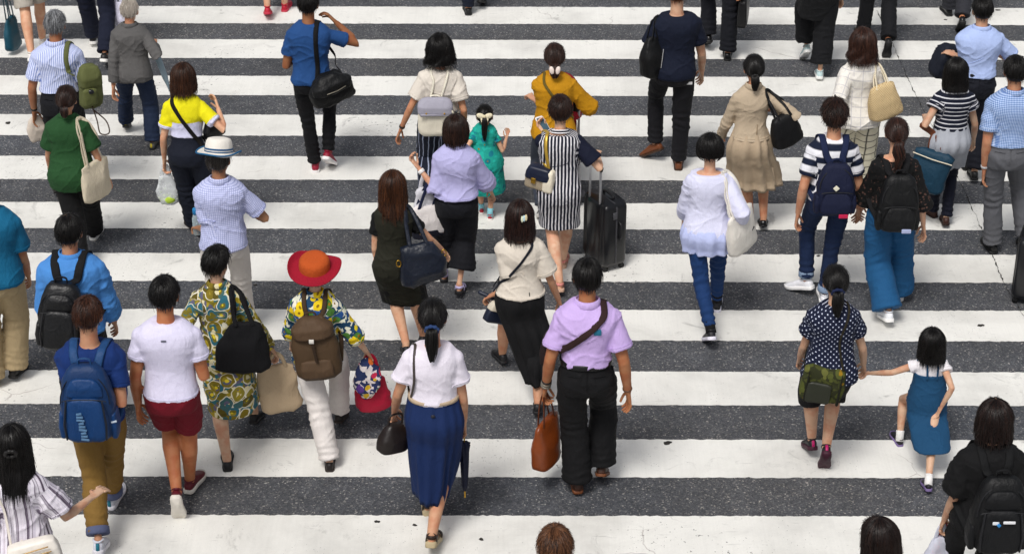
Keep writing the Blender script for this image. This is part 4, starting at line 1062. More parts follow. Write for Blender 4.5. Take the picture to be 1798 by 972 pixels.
# --- back row
p = person('grey haired man in a blue striped shirt holding a beige hat by his side', (95, 18), H=1.67, covered=True, hands=((61, 205), 'front'), skin=DEEP, lean=6, build=1.06)
p.hair('short', '#3c3d40', '#a9abae', tousle=.8); p.top(fabric('#d3d9f2', 'v', '#7f93cf', .016, .38), hem=.985, sleeve=.72, sr=(.074, .08), ease=.03, collar=True)
p.trousers(fabric('#12131a'), waist=1.03); p.shoes('#1a1716', '#2a2826', 'leather'); p.bracelet(0, pl('#17130f', .4), .03)
o = p.item('shoulder_bag', p.loc(161, 186, -.12), 'olive canvas bag on the shoulder of the grey haired man', 'shoulder bag', 'bags carried by walkers'); c = np.array(p.loc(161, 186, -.12)); M = rz(35)
olive = fabric('#63683c', rough=.8); link('bag_body', pouch((0, 0, 0), (.18, .19, .15), (.12, .13, .08), .37, M, 3.0, rough=.01, seed=3), olive, o)
link('flap', pouch(M @ A(0, -.02, .18), (.19, .195, .15), (.13, .14, .08), .18, M, 3.4, rough=.007, seed=5, rt=.4), olive, o); link('side_pocket', pouch(M @ A(-.04, -.085, .04), (.12, .13, .11), (.05, .055, .04), .15, M, 3, rough=.005), olive, o)
b = MB(); b.ell(M @ A(-.04, -.10, .17), (.03, .02, .022)); link('bottle_cap', b.mesh(), pl('#15171c', .3), o)
q = [c + M @ A(-.13, 0, .30), p.surf(.11, 1.22, .03), p.surf(.10, 1.33, .03), p.over(.105 * p.k, -.02), p.surf(.12, 1.33, .03, True), p.surf(.15, 1.1, .04, True), c + M @ A(.12, .08, .28)]
p.ribbon(q, .020, .004, olive, o, c)
q = [M @ A(-.02, -.06, .02), M @ A(.0, -.08, -.10), A(.07, -.10, -.20), A(.14, -.09, -.20), A(.12, -.06, -.11), A(.03, -.05, -.02)]
b = MB(); b.tube(cr(np.array(q), 6), .0055, 6); link('cord', b.mesh(), pl('#3c2a1e', .6), o)
h = p.hand[0]; c = h + A(-.0, .02, -.24); o = p.item('cloth_hat', c, 'beige cloth hat held in the hand of the grey haired man', 'hat'); link('hat_body', pouch((0, 0, 0), (.13, .17, .07), (.05, .06, .03), .25, rz(30), 2.4, rough=.012), fabric('#cbbfb2'), o)

p = person('old white haired man in a loose grey shirt and blue jeans', (226, -2), feet=((221, 229, 20), (267, 268, 0)), covered=True, hands=((199, 168), ('loc', .22, .16, 1.16, .8)), lean=7, headpitch=16, skin='#b5876a', elbow=(None, (.35, -1, -.3)))
p.hair('short', '#a49a8f', '#cfc6bb', n=380, tousle=.7, clump=.7); p.top(fabric('#696766', 'v', '#5d5b5b', .01, .5), hem=.80, sleeve=(1.86, 1.86), sr=(.076, .064), ease=.032, hemease=.055, collar=True, fold=.013)
p.trousers(fabric('#22304c'), r=(.105, .09, .085), fold=.012); p.shoes('#6b6a64', '#2a2a2c', accent='#c9b52c')
a_ = p.up(A(.20, .10, 1.22) * p.k); b_ = p.loc(302, 168, .12); c = (a_ + b_) / 2; c[2] = b_[2]; o = p.item('folded_umbrella', c, 'clear folded umbrella tucked under the arm of the old man', 'umbrella')
u = unit(b_ - a_); b = MB(); b.tube([a_ - c, a_ - c + u * .1, a_ - c + u * .35, b_ - c - u * .12, b_ - c], [.018, .03, .026, .016, .006], 10); link('canopy', b.mesh(), pl('#9fb2bd', .2, trans=.25), o)
b = MB(); b.tube([a_ - c - u * .1, a_ - c], .010, 8); link('handle', b.mesh(), pl('#222428', .4), o); b = MB(); b.tube([b_ - c, b_ - c + u * .05], .004, 6); link('tip', b.mesh(), steel, o)

p = person('woman in a yellow and white top with a high waisted dark skirt-pant', (320, 112), sex='f', H=1.57, feet=((348, 408, 0, 30), (357, 432, 30)), covered=True, hands=((289, 290, None, .9), (380, 180, .16)), skin=FAIR, lean=3, elbow=(None, (.8, -.3, -.6)))
p.hair('loose', '#1c0e08', '#523220', L=.12, vol=1.05, parting=1); p.top(fabric('#d8d8f2', 'yoke', '#e6dc12', 1.225 * p.k), hem=1.04, sleeve=.62, sr=(.07, .072), ease=.022, cuff=None)
p.trousers(fabric('#151b2c'), r=(.105, .095, .085), waist=1.12, ease=.016); p.shoes('#4a2416', '#2a1a12', 'leather')
rt = p.item('shoulder_bag', p.loc(378, 240, .05), 'black strap and small bag of the woman in yellow and white', 'shoulder bag', 'bags carried by walkers'); c = np.array(p.loc(378, 240, .05))
link('bag_body', pouch((0, 0, 0), (.2, .2, .16), (.08, .08, .05), .15, rz(50), 4), leather, rt); p.crossbody(rt, c, fabric('#15110f'), shoulder=-1, z0=.98, w=.017, x0=.15)
bg_ = plastic_bag(p, p.hand[0], 'white plastic bag with something green inside held by the woman in yellow', .17, .26, .06, pl('#e4e8ea', .25, trans=.35), yaw=15, inside=pl('#b4d040', .5))

p = person('young man in a blue T-shirt and black jeans with red sneakers', (540, -17), feet=((554, 304, 0, 4), (571, 280, 38, -14)), covered=True, hands=('front', (580, 30, .12, .7)), skin='#9a6644', lean=3, elbow=(None, (.45, -.4, -.9)), build=.98)
p.hair('short', *hb()); p.top(fabric('#24518f'), hem=.87, sleeve=.62, sr=(.066, .072), ease=.024, fold=.012); p.trousers(fabric('#121217'), r=(.092, .064, .055), length=1.93); p.shoes('#8f1230', '#ece8e8')
c = np.array(p.loc(589, 178, -.16)); o = p.item('duffel_bag', c, 'black nylon duffel bag slung at the hip of the man in blue', 'duffel bag', 'bags carried by walkers'); M = rz(28) @ ry(-14)
link('bag_body', pouch((0, 0, 0), (.34, .38, .25), (.17, .20, .08), .27, M, 2.6, rough=.017, seed=9, rt=.5), nylon, o)
link('flap', pouch(M @ A(-.01, -.05, .13), (.37, .35, .2), (.16, .16, .08), .15, M, 2.6, rough=.012, seed=2, rt=.6), nylon, o)
b = MB(); b.tube([M @ A(-.09, -.145, .17), M @ A(.0, -.15, .165), M @ A(.08, -.14, .17)], .004, 6); link('zip', b.mesh(), pl('#8b8578', .4, metal=.8), o)
q = [c + M @ A(-.13, -.03, .22), p.surf(.07, 1.05, .03), p.surf(.065, 1.22, .03), p.surf(.065, 1.36, .03), p.over(.075 * p.k, -.02), p.surf(.09, 1.34, .03, True), p.surf(.13, 1.2, .03, True), p.up(A(.205, .04, 1.12)), p.up(A(.215, -.06, 1.08)), c + M @ A(.12, .02, .24)]
p.ribbon(q, .020, .004, fabric('#0c0c0e'), o, c)

p = person('woman with wavy black hair in a cream top wearing a cream backpack', (772, 62), sex='f', H=1.58, covered=True, hands=((700, 236), None), skin=TAN, lean=4)
p.hair('loose', *hb(), L=.125, wave=.010, n=900, tousle=2.6, vol=1.12, flare=.25); p.top(fabric('#d6cec3'), hem=1.0, neck=1.405, sleeve=.66, sr=(.082, .088), ease=.034, fold=.013)
p.trousers(fabric('#141a2e', 'v', '#a9b2cc', .034, .14), r=(.12, .115, .11), fold=.012); p.shoes('#2a2422', '#3a3430', 'leather'); p.bracelet(0, pl('#2a1d16', .4), .027)
o = backpack(p, 'cream canvas backpack with a grey flap', .28, .31, .11, 1.04, fabric('#ddd6c4'), fabric('#e2dccb'), fabric('#a5a3b0'), style='plain', dx=-.035, sw=.010, so=.065)
M, c0 = p.pack[1], p.pack[2]; link('flap', pouch(M @ A(0, -.018, .185), (.285, .285, .25), (.12, .125, .06), .135, M, 4, rough=.003, rt=.4), fabric('#a3a1ae'), o)
b = MB(); b.tube([M @ A(-.11, -.084, .195), M @ A(.11, -.084, .195)], np.array([.012, .004]), 8, ref=A(0, 0, 1)); link('flap_band', b.mesh(), pl('#8a8894', .4), o)
for e in (-.07, .075):
    b = MB(); b.ell(M @ A(e, -.088, .21), (.008, .005, .008)); link('stud', b.mesh(), brass, o)
b = MB(); b.tube(cr(np.array([M @ A(.12, -.05, .24), M @ A(.16, -.06, .17), M @ A(.165, -.06, .05), M @ A(.15, -.05, -.01)]), 4), [.008] * 4 + [.012] * 5 + [.02] * 4, 7); link('tassel', b.mesh(), fabric('#d9d2bc'), o)
b = MB(); b.ell(M @ A(.165, -.05, -.01), (.022, .018, .03)); link('charm', b.mesh(), pl('#2c7d92', .5), o)

p = person('woman in a mustard blouse with a bun pushing a stroller', (974, 76), sex='f', H=1.57, covered=True, hands=(('loc', -.20, .36, 1.04, .9), ('loc', .22, .36, 1.04, .9)), skin=FAIR, lean=4, elbow=((.6, -1, -.2), (.6, -1, -.2)), build=1.05)
p.hair('tied', '#1a0f0c', '#432a20', tail=.11, tailw=.045, tie=(0, -.102, -.05)); p.top(fabric('#c28a0c'), hem=.84, sleeve=1.12, sr=(.076, .074), puff=.016, ease=.034, hemease=.05, fold=.014, name='blouse')
p.trousers(fabric('#454a58'), r=(.095, .075, .07)); p.shoes('#2a2626', '#d8d4d0'); 
for e in (-1, 1): p.blob('hair_clip', p.tie_at((e * .026, -.165, -.075)), A(.021, .013, .036) * p.hk, pl('#e6d6cc', .4), p.hM @ ry(e * 14))
rt = p.item('shoulder_bag', p.up(A(.2, .12, .98)), 'thin olive strap of a small bag worn by the woman in mustard', 'shoulder bag', 'bags carried by walkers'); c = p.up(A(.2, .12, .98)); link('bag_body', pouch((0, 0, 0), (.16, .16, .13), (.06, .06, .05), .13, rz(70), 4), leather, rt); p.crossbody(rt, c, fabric('#6a5a22'), shoulder=-1, z0=1.05, w=.012, x0=.17, ease=.038)
def stroller(p):
    c = A(.06, .60, 0); o = p.item('stroller', c, 'baby stroller with a red hood in front of the woman in mustard', 'stroller'); blk = pl('#141416', .5); L = lambda x, y, z: A(x, y, z)
    b = MB(); b.tube(cr(np.array([L(-.15, -.25, 1.0), L(-.14, -.26, 1.03), L(.14, -.26, 1.03), L(.15, -.25, 1.0)]), 5), .015, 8); link('handle_bar', b.mesh(), blk, o)
    for e in (-1, 1):
        b = MB(); b.tube([L(e * .15, -.25, 1.0), L(e * .16, -.05, .62), L(e * .16, .36, .12)], .011, 8); link('frame_tube', b.mesh(), steel, o)
        b = MB(); b.tube([L(e * .16, -.02, .58), L(e * .17, -.30, .10)], .011, 8); link('frame_tube', b.mesh(), steel, o)
        for y in (-.30, .36):
            w_ = MB(); t = np.linspace(0, 2 * math.pi, 22, endpoint=False); w_.tube(np.array([L(e * .17, y + .075 * math.cos(q), .09 + .075 * math.sin(q)) for q in t]), .016, 8, closed=True); wh = link('wheel', w_.mesh(), pl('#18181a', .7), o)
            h = MB(); h.tube([L(e * .152, y, .09), L(e * .188, y, .09)], .03, 12); link('hub', h.mesh(), pl('#4a4a50', .4), wh)
    link('seat', pouch(L(0, .06, .36), (.27, .28, .26), (.3, .26, .12), .44, rx(14), 3.5, rough=.008), fabric('#8d1420'), o)
    b = MB(); rings = []
    for j in range(9):
        a = R_(8 + 100 * j / 8); rings.append(np.array([L(.02 + .165 * math.cos(t), .10 - .30 * math.cos(a) * (.4 + .6 * abs(math.sin(t))) + 0, .66 + .34 * math.sin(a) * (.35 + .65 * math.sin(t))) for t in np.linspace(0, math.pi, 15)] + [L(.02 + .145 * math.cos(t), .10 - .27 * math.cos(a) * (.4 + .6 * abs(math.sin(t))), .64 + .31 * math.sin(a) * (.35 + .65 * math.sin(t))) for t in np.linspace(math.pi, 0, 15)]))
    b.loft(rings); link('hood', b.mesh(), fabric('#b0142a'), o)
    link('basket', pouch(L(0, 0, .16), (.27, .28, .28), (.4, .42, .42), .14, None, 4, rough=.005), fabric('#1b1b1e'), o)
stroller(p)

p = person('man in a navy T-shirt and black jeans with tan boots', (1190, -38), feet=((1163, 263, 32, 48), (1191, 300, 0, -4)), covered=True, hands=(('loc', -.15, .26, 1.12, .8), (1232, 133)), skin=FAIR, lean=3, build=1.04)
p.hair('short', '#2c160c', '#7a4526', tousle=1.6); p.top(fabric('#0e1830'), hem=.84, sleeve=.6, sr=(.07, .075), ease=.024, fold=.011, neck=1.415); p.trousers(fabric('#17171c'), r=(.10, .075, .065), fold=.012); p.shoes('#6e3c1e', '#3c2412', 'leather')
tote(p, p.loc(1147, 133, -.05), 'black soft bag on the left shoulder of the man in a navy T-shirt', (.24, .27, .20), (.16, .16, .07), .37, 40, nylon, hang=p.over(-.155 * p.k, -.02), roll=0, rough=.012, hw=.009, pz=2.8, rt=.3); o, M, c = p.bag
b = MB(); b.tube([M @ A(.0, -.09, .10), M @ A(.02, -.09, .26)], .003, 6); link('zip', b.mesh(), steel, o)
patch(p.shirt, None, p.surf(.12, .87, .03), .026, .012, pl('#d8d8d8', .4), 'pocket_paper'); 

p = person('woman in a beige skirt suit with a low black ponytail', (1325, 96), sex='f', feet=((1319, 403, 0), (1340, 398, 15)), hands=((1263, 247), ('loc', .17, .16, 1.12, .8)), skin=TAN, lean=3, elbow=(None, (1, -.6, -.35)))
p.hair('tied', *hb(), tail=.12, tailw=.036, tie=(0, -.104, -.045)); p.scrunchie((0, -.104, -.045), pl('#0d0c0c', .6), .026)
p.top(fabric('#b8a78f'), hem=.93, sleeve=(1.9, 1.9), sr=(.064, .05), ease=.018, hemease=.03, collar=True, name='jacket', fold=.009)
p.skirt(fabric('#b29f86'), hem=.44, waist=1.0, flare=.085, pleats=11, depth=.024, taper=0); p.shoes('#0e0e10', '#121214', 'pump', rough=.25)
b = MB(); b.tube([p.surf(.035, .955, .032), p.surf(.037, 1.03, .028)], np.array([.004, .002]), 6, ref=A(1, 0, 0)); link('vent', b.mesh(), fabric('#8d775c'), p.shirt)
tote(p, p.loc(1384, 252, -.06), 'black shoulder bag of the woman in the beige suit', (.27, .26, .20), (.13, .13, .07), .28, 30, fabric('#0c0c0f', rough=.6), hang=p.over(.125 * p.k, -.04), roll=-16, hw=.011, rough=.008)

p = person('woman with wavy brown hair in a sheer white cardigan and plaid trousers', (1517, 52), sex='f', H=1.58, covered=True, hands=((1476, 186, .06), 'front'), skin=FAIR, lean=3)
p.hair('loose', '#1e100c', '#4e3024', L=.155, wave=.011, parting=.7, n=900, tousle=2.4, vol=1.12, flare=.22); p.top(fabric('#e4e0d8', 'grid', '#b4b2b8', .075, .06), hem=.80, sleeve=1.8, sr=(.076, .068), ease=.032, hemease=.06, fold=.013, name='cardigan')
p.trousers(fabric('#ded8c2', 'grid', '#35322c', .075, .11), r=(.12, .13, .14), fold=.012); p.shoes('#d8cdb8', '#c8bca4', 'leather')
tote(p, p.loc(1556, 204, -.12), 'golden textured tote on the shoulder of the woman in white cardigan', (.30, .27, .20), (.15, .14, .06), .30, 20, fabric('#cbb48a', 'polka', '#b89b6c', .014, .3), hang=p.over(.13 * p.k, -.03), roll=-14, rough=.006, hw=.008, handle=fabric('#d8cdb4'))

p = person('man in a pale blue shirt and navy trousers with a jacket over his arm', (1727, -6), feet=((1698, 300, 0), (1711, 316, 10)), covered=True, hands=(('loc', -.20, .26, 1.08, .9), ('loc', .14, .3, 1.10, .8)), skin=FAIR, lean=4, elbow=((.8, -.8, -.2), (.8, -.8, -.2)), build=1.05, bias=.05)
p.hair('short', *hb()); p.top(fabric('#a9bbe6'), hem=.97, sleeve=.72, sr=(.078, .085), ease=.03, collar=True); p.trousers(fabric('#141722'), r=(.10, .082, .08)); p.shoes('#0e0e10', '#151517', 'leather'); p.belt(leather)
c = p.hand[0] + A(-.07, .06, -.24); o = p.item('folded_jacket', c, 'dark navy jacket folded over the arm of the man in pale blue', 'jacket'); link('jacket_body', pouch((0, 0, 0), (.15, .18, .17), (.16, .18, .13), .30, rz(25) @ ry(20), 2.4, rough=.02, seed=4, rt=.4), fabric('#151b2b', rough=.75), o)

# --- second row
p = person('woman in a loose green shirt with a low bun', (115, 150), sex='f', feet=((140, 472, 25), (163, 421, 0)), covered=True, hands=((90, 306), (193, 317)), skin=TAN, lean=5, build=1.02, headpitch=14)
p.hair('tied', '#1c100d', '#3a241b', tail=.09, tailw=.036, tie=(.005, -.100, -.055)); p.top(fabric('#24522a'), hem=.74, sleeve=.68, sr=(.082, .095), ease=.045, hemease=.07, collar=True, fold=.012); p.trousers(black, r=(.105, .095, .088)); p.shoes('#15151a', '#eceae6')
p.bracelet(0, pl('#8a7a66', .3), .027); p.bracelet(1, pl('#b08c50', .3, metal=.6), .027, .005, 'bracelet')
tote(p, p.loc(172, 350, -.04), 'cream cotton tote on the shoulder of the woman in green', (.30, .30, .29), (.06, .08, .03), .34, 58, fabric('#d3c7b0'), hang=p.over(.12 * p.k, -.04), hw=.012, rough=.009)

p = person('woman with bobbed dark hair in a lilac blouse and wide black culottes', (800, 203), sex='f', feet=((780, 496, 0), (805, 517, 12)), hands=((727, 285, .06, .9), (865, 342)), skin=FAIR, lean=4, build=1.04, covered=True, elbow=((.6, -.4, -1), None))
p.hair('loose', '#120a08', '#3a241b', L=.10, n=900, vol=1.08, curl=.35); p.top(fabric('#b3b0da'), hem=.95, sleeve=(1.3, 1.35), sr=(.085, .075), puff=.012, ease=.05, hemease=.055, collar=True, fold=.015, name='blouse')
p.trousers(fabric('#10121a'), r=(.108, .10, .118), length=1.66, fold=.012, name='culottes'); p.shoes('#c9bfe6', '#1a181a', 'sandal'); p.bracelet(0, pl('#e8e4e0', .4), .03, .014)
e = p.elb[0]; w_ = p.wri[0]
plastic_bag(p, e * .3 + w_ * .7, 'white plastic bag with red dots hanging from the arm of the woman in lilac', .20, .30, .07, pl('#e0dfe6', .25, trans=.2), yaw=20)
tote(p, (e * .6 + w_ * .4) + A(-.02, 0, -.44), 'white canvas tote with a dark blue base on the forearm of the woman in lilac', (.26, .28, .30), (.10, .12, .05), .26, 25, fabric('#ded8d6', 'yoke', '#ded8d6', .2), hang=e * .6 + w_ * .4, handle=fabric('#20264a'), hw=.014); o, M, c = p.bag
link('base_panel', pouch(M @ A(0, 0, -.004), (.266, .275, .28), (.104, .115, .12), .07, M, 3, rough=.004, rt=.02), fabric('#171a2c'), o)

p = person('little girl in a teal flowered dress with a cream hair bow', (851, 184), sex='c', feet=((846, 376, 0), (860, 387, 0)), hands=(('loc', -.26, .06, .95), (891, 236, .16, .7)), skin=FAIR, headk=1.06, elbow=(None, (.3, -.5, -1)))
p.hair('tied', *hb(), tail=.24, tailw=.030, tie=(0, -.102, .01), n=520); p.top(fabric('#20b5a5', 'floral', '#1da596', .06, .40, extra=('#10788a', '#159a90', '#0f7480', '#1fb0a2')), hem=.43, sleeve=.5, sr=(.06, .068), ease=.026, hemease=.11, name='dress', fold=.013); p.shoes('#a3182a', '#e8e2de', sock=fabric('#8ccbd8'))
T = (0, -.118, .03)
for e in (-1, 1): p.blob('hair_bow', p.tie_at((e * .040, -.128, .035)), A(.044, .014, .028) * p.hk, fabric('#e0d6b8'), p.hM @ ry(e * -18)); p.blob('hair_bow', p.tie_at((e * .022, -.135, -.02)), A(.014, .008, .04) * p.hk, fabric('#e0d6b8'), p.hM @ ry(e * 20))
p.blob('hair_bow', p.tie_at((0, -.138, .03)), A(.014, .014, .017) * p.hk, fabric('#d8ccaa'))

p = person('woman with short hair in a navy and white striped tunic pulling a suitcase', (984, 169), sex='f', feet=((984, 510, 15), (987, 469, 0)), hands=((951, 226, .26, .8), (1049, 268, .24, .9)), skin=FAIR, lean=4, build=1.06, elbow=((.5, -1, -.5), (.5, -1, -.5)))
p.hair('short', '#160d0b', '#3e261c', tousle=1.3, vol=1.08, n=900); p.top(fabric('#10162e', 'v', '#dedce0', .026, .38), hem=.56, sleeve=.72, sr=(.082, .088), ease=.04, hemease=.03, fold=.010, name='tunic', sleeve_mat=fabric('#0e1530'), neck=1.40)
p.shoes('#d88a80', '#c9a48c', 'sandal')
c = p.up(A(0, -.01, 1.405) * p.k); b = MB()
for j, (m_, dz) in enumerate((('#e6e4e6', .004), ('#10162e', .014), ('#e6e4e6', .023))):
    b = MB(); t = np.linspace(0, 2 * math.pi, 28, endpoint=False); b.tube(np.array([c + A((.074 - .005 * j) * math.cos(q), (.066 - .005 * j) * math.sin(q), dz - .02 * math.sin(q)) * p.k for q in t]), .006, 6, closed=True); link('neck_trim', b.mesh(), fabric(m_), p.shirt)
h = p.hand[0]; c = h + A(.01, .03, .02); o = p.item('phone', c, 'white phone held up by the woman in the striped tunic', 'phone'); b = MB(); b.box((0, 0, 0), (.036, .075, .005), rz(35) @ rx(35), p=8); link('case', b.mesh(), pl('#e8e4e4', .3), o); b = MB(); b.box(rz(35) @ rx(35) @ A(0, 0, .0035), (.031, .062, .003), rz(35) @ rx(35), p=12); link('screen', b.mesh(), pl('#46606e', .15), o)
c = np.array(p.loc(947, 330, -.06)); M = rz(-24) @ ry(6); o = p.item('handbag', c, 'small navy and cream handbag on a chain beside the striped tunic', 'handbag', 'bags carried by walkers')
link('bag_body', pouch((0, 0, 0), (.23, .22, .17), (.11, .11, .08), .18, M, 5, rough=.003), fabric('#b9aa92', 'polka', '#5d4c3c', .012, .3), o); link('flap', pouch(M @ A(-.004, -.008, .085), (.222, .21, .17), (.12, .115, .085), .105, M, 5, rough=.002), pl('#141b30', .4, bump=.1), o)
link('side_panel', pouch(M @ A(.078, -.004, .0), (.09, .085, .06), (.118, .116, .09), .182, M, 4, rough=.002), pl('#e2d9c4', .5), o); b = MB(); b.box(M @ A(-.03, -.07, .085), (.018, .006, .022), M); link('clasp', b.mesh(), brass, o)
q = [c + M @ A(.06, 0, .17), p.surf(-.10, 1.16, .05), p.surf(-.105, 1.30, .045), p.over(-.11 * p.k, -.02), p.surf(-.13, 1.27, .04, True), c + M @ A(.05, .05, .18)]; p.ribbon(q, .014, .006, pl('#c9a544', .35, metal=.5), o, c, 'chain')
def suitcase(c, yaw, label, w=.34, d=.22, h=.54, handle=.42, lean=0):
    o = bpy.data.objects.new('suitcase', None); col.objects.link(o); o.location = c; o.rotation_euler = (R_(lean), 0, R_(yaw)); tag(o, label, 'suitcase', 'rolling suitcases'); shell = pl('#101115', .32, spec=.5)
    rings = []
    z0, z1 = .05, .05 + h; n = 96
    for z, q in ((z0, .86), (z0 + .012, .95), (z0 + .04, 1), (z1 - .04, 1), (z1 - .012, .95), (z1, .86)):
        r = ring((0, 0, z), w / 2 * q, d / 2 * q, n, 7)
        f = (np.abs(r[:, 1]) > d * .40 * q) * (np.abs(r[:, 0]) < w * .42); r[:, 1] += np.sign(r[:, 1]) * .007 * f * np.cos(r[:, 0] / w * 2 * math.pi * 9); rings.append(r)
    b = MB(); b.loft(rings); link('shell', b.mesh(), shell, o)
    t = [A(0, 0, z0 + .004), A(w * .5 + .001, 0, z0 + .03), A(w * .5 + .001, 0, z1 - .03), A(0, 0, z1 + .002), A(-w * .5 - .001, 0, z1 - .03), A(-w * .5 - .001, 0, z0 + .03)]
    b = MB(); b.tube([t[1], t[2], t[2] + A(-.03, 0, .028), t[4] + A(.03, 0, .028), t[4], t[5]], np.array([.008, .004]), 8, ref=A(0, 1, 0)); link('zip', b.mesh(), pl('#3a3a3e', .4), o)
    b = MB(); b.tube(cr(np.array([A(-.07, .03, z1 - .004), A(-.06, .03, z1 + .022), A(.06, .03, z1 + .022), A(.07, .03, z1 - .004)]), 5), np.array([.012, .008]), 8, ref=A(0, 1, 0)); link('carry_handle', b.mesh(), pl('#1a1a1d', .5), o)
    b = MB(); b.tube(cr(np.array([A(w * .5 - .002, .03, z1 - .30), A(w * .5 + .022, .03, z1 - .28), A(w * .5 + .022, .03, z1 - .18), A(w * .5 - .002, .03, z1 - .16)]), 5), np.array([.011, .007]), 8, ref=A(0, 1, 0)); link('carry_handle', b.mesh(), pl('#1a1a1d', .5), o)
    b = MB(); b.box((w * .5 + .006, -.02, z1 - .09), (.006, .018, .028)); link('lock', b.mesh(), pl('#4c4c50', .3), o)
    if handle:
        for e in (-1, 1): b = MB(); b.tube([A(e * .075, -d * .44, z1 - .06), A(e * .075, -d * .44, z1 + handle)], .0095, 10, rnd=False); link('pole', b.mesh(), steel, o)
        b = MB(); b.tube(cr(np.array([A(-.08, -d * .44, z1 + handle - .01), A(-.075, -d * .44, z1 + handle + .016), A(.075, -d * .44, z1 + handle + .016), A(.08, -d * .44, z1 + handle - .01)]), 5), .014, 10); link('grip', b.mesh(), pl('#17171a', .5), o)
    for ex in (-1, 1):
        for ey in (-1, 1):
            x, y = ex * w * .38, ey * d * .34; b = MB(); b.tube([A(x, y, z0 + .006), A(x, y + .006, .034)], .012, 8); cs = link('caster', b.mesh(), pl('#18181a', .5), o)
            b = MB(); b.tube([A(x - .009, y + .006, .024), A(x + .009, y + .006, .024)], .0235, 14, rnd=False); link('wheel', b.mesh(), pl('#0f0f11', .6), cs)
    return o
g_ = at_z(1060, 462, 0); hw_ = p.world(p.hand[1]); suitcase((g_[0], g_[1], 0), -60, 'black ribbed suitcase with its handle pulled up beside the striped tunic', handle=.29)

p = person('man in a wide striped T-shirt with a navy backpack and white sneakers', (1467, 177), feet=((1427, 507, 18, 48), (1447, 535, 0, -3)), covered=True, hands=((1399, 386), (1507, 373)), skin=TAN, lean=3, build=.98)
p.hair('short', '#120a08', '#3a2218', tousle=3.6, n=900, vol=1.11); p.top(fabric('#e4e4ea', 'h', '#121d3a', .098, .5), hem=.90, sleeve=.66, sr=(.068, .072), ease=.022); p.trousers(fabric('#162a50'), r=(.092, .066, .055), length=1.90, cuff=fabric('#7f93ae')); p.shoes('#e9e9ee', '#f0efee')
o = backpack(p, 'navy backpack with a small white diamond patch worn over wide stripes', .28, .40, .14, 1.10, fabric('#10193a', rough=.75), fabric('#17244a'), dx=.015); M = p.pack[1]; patch(o, M, M @ A(-.01, -.088, .235), .017, .017, pl('#e0dcc8', .5), roll=45); patch(o, M, M @ A(.055, -.10, .018), .034, .015, pl('#c01848', .5))

p = person('woman in a black lace top and wide blue jeans holding a man by the hand', (1576, 207), sex='f', feet=((1563, 563, 18), (1579, 526, 0)), covered=True, hands=((1510, 373), (1622, 406)), skin=FAIR, lean=3)
p.hair('tied', '#150d0b', '#46291f', tail=.22, tailw=.04, tie=(.0, -.104, -.045), wave=.012); p.top(fabric('#0b0a0c', 'lace', '#5a4038', .022), hem=.95, sleeve=1.2, sr=(.075, .10), ease=.026, neck=1.395, fold=.010); p.trousers(fabric('#1c5a8c'), r=(.102, .105, .122), length=1.93, fold=.014); p.shoes('#e6e8ec', '#efeeec')
o = backpack(p, 'black backpack with a pale label worn over a lace top', .29, .44, .15, 1.11, nylon, fabric('#101114'), dx=.02); M = p.pack[1]; patch(o, M, M @ A(.055, -.105, .035), .034, .016, pl('#a9b2d4', .5))

p = person('woman with long straight black hair in a navy striped tee and grey skirt', (1681, 102), sex='f', feet=((1643, 383, 0, 30), (1661, 396, 10)), covered=True, hands=(('loc', -.20, .20, 1.04, .8), (1709, 251)), skin=FAIR, lean=3, build=1.04)
p.hair('loose', *hb(), L=.155, n=900, vol=1.05, parting=.7); p.top(fabric('#10182f', 'h', '#d8d8de', .036, .24), hem=1.00, sleeve=.34, sr=(.076, .088), ease=.028); p.trousers(fabric('#11162a'), r=(.09, .06, .052), length=1.98); p.skirt(fabric('#a9adb6'), waist=1.03, hem=.60, flare=.03, pleats=13, depth=.010, ease=.022); p.shoes('#3a2018', '#2a1a14', 'leather')
tote(p, p.loc(1622, 332, -.08), 'dark teal tote with brown handles hanging from the elbow beside grey skirt', (.30, .32, .33), (.14, .14, .07), .36, -24, fabric('#144058', rough=.6), hang=p.elb[0] * .75 + p.wri[0] * .25, handle=pl('#6a3820', .5), hw=.016, roll=10); o, M, c = p.bag
b = MB(); b.tube([M @ A(-.16, -.055, .31), M @ A(0, -.062, .306), M @ A(.16, -.055, .31)], .005, 6); link('piping', b.mesh(), pl('#d6cdb8', .5), o)

p = person('man in a blue gingham shirt and grey trousers at the right edge', (1785, 99), feet=((1745, 446, 0), (1800, 432, 20)), covered=True, hands=((1727, 309), None), skin=TAN, lean=3, build=1.03)
p.hair('short', *hb(), vol=1.04); p.top(fabric('#bccfec', 'gingham', '#3a6cb8', .0125), hem=.97, sleeve=.68, sr=(.074, .08), ease=.026, collar=True); p.trousers(fabric('#63646a'), r=(.102, .08, .076), fold=.011); p.shoes('#0f0f11', '#161618', 'leather', rough=.3); p.belt(leather); p.bracelet(0, steel, .03)
h = p.hand[0] + A(.03, .01, -.02); o = p.item('phone', h, 'dark phone in the hand of the man in gingham', 'phone'); b = MB(); b.box((0, 0, 0), (.034, .006, .068), rz(20) @ ry(20)); link('case', b.mesh(), pl('#141418', .3), o)
g_ = at_z(1806, 520, 0); suitcase((g_[0], g_[1], 0), 70, 'black suitcase cut by the right edge behind the man in gingham', w=.36, d=.24, h=.5, handle=.35)

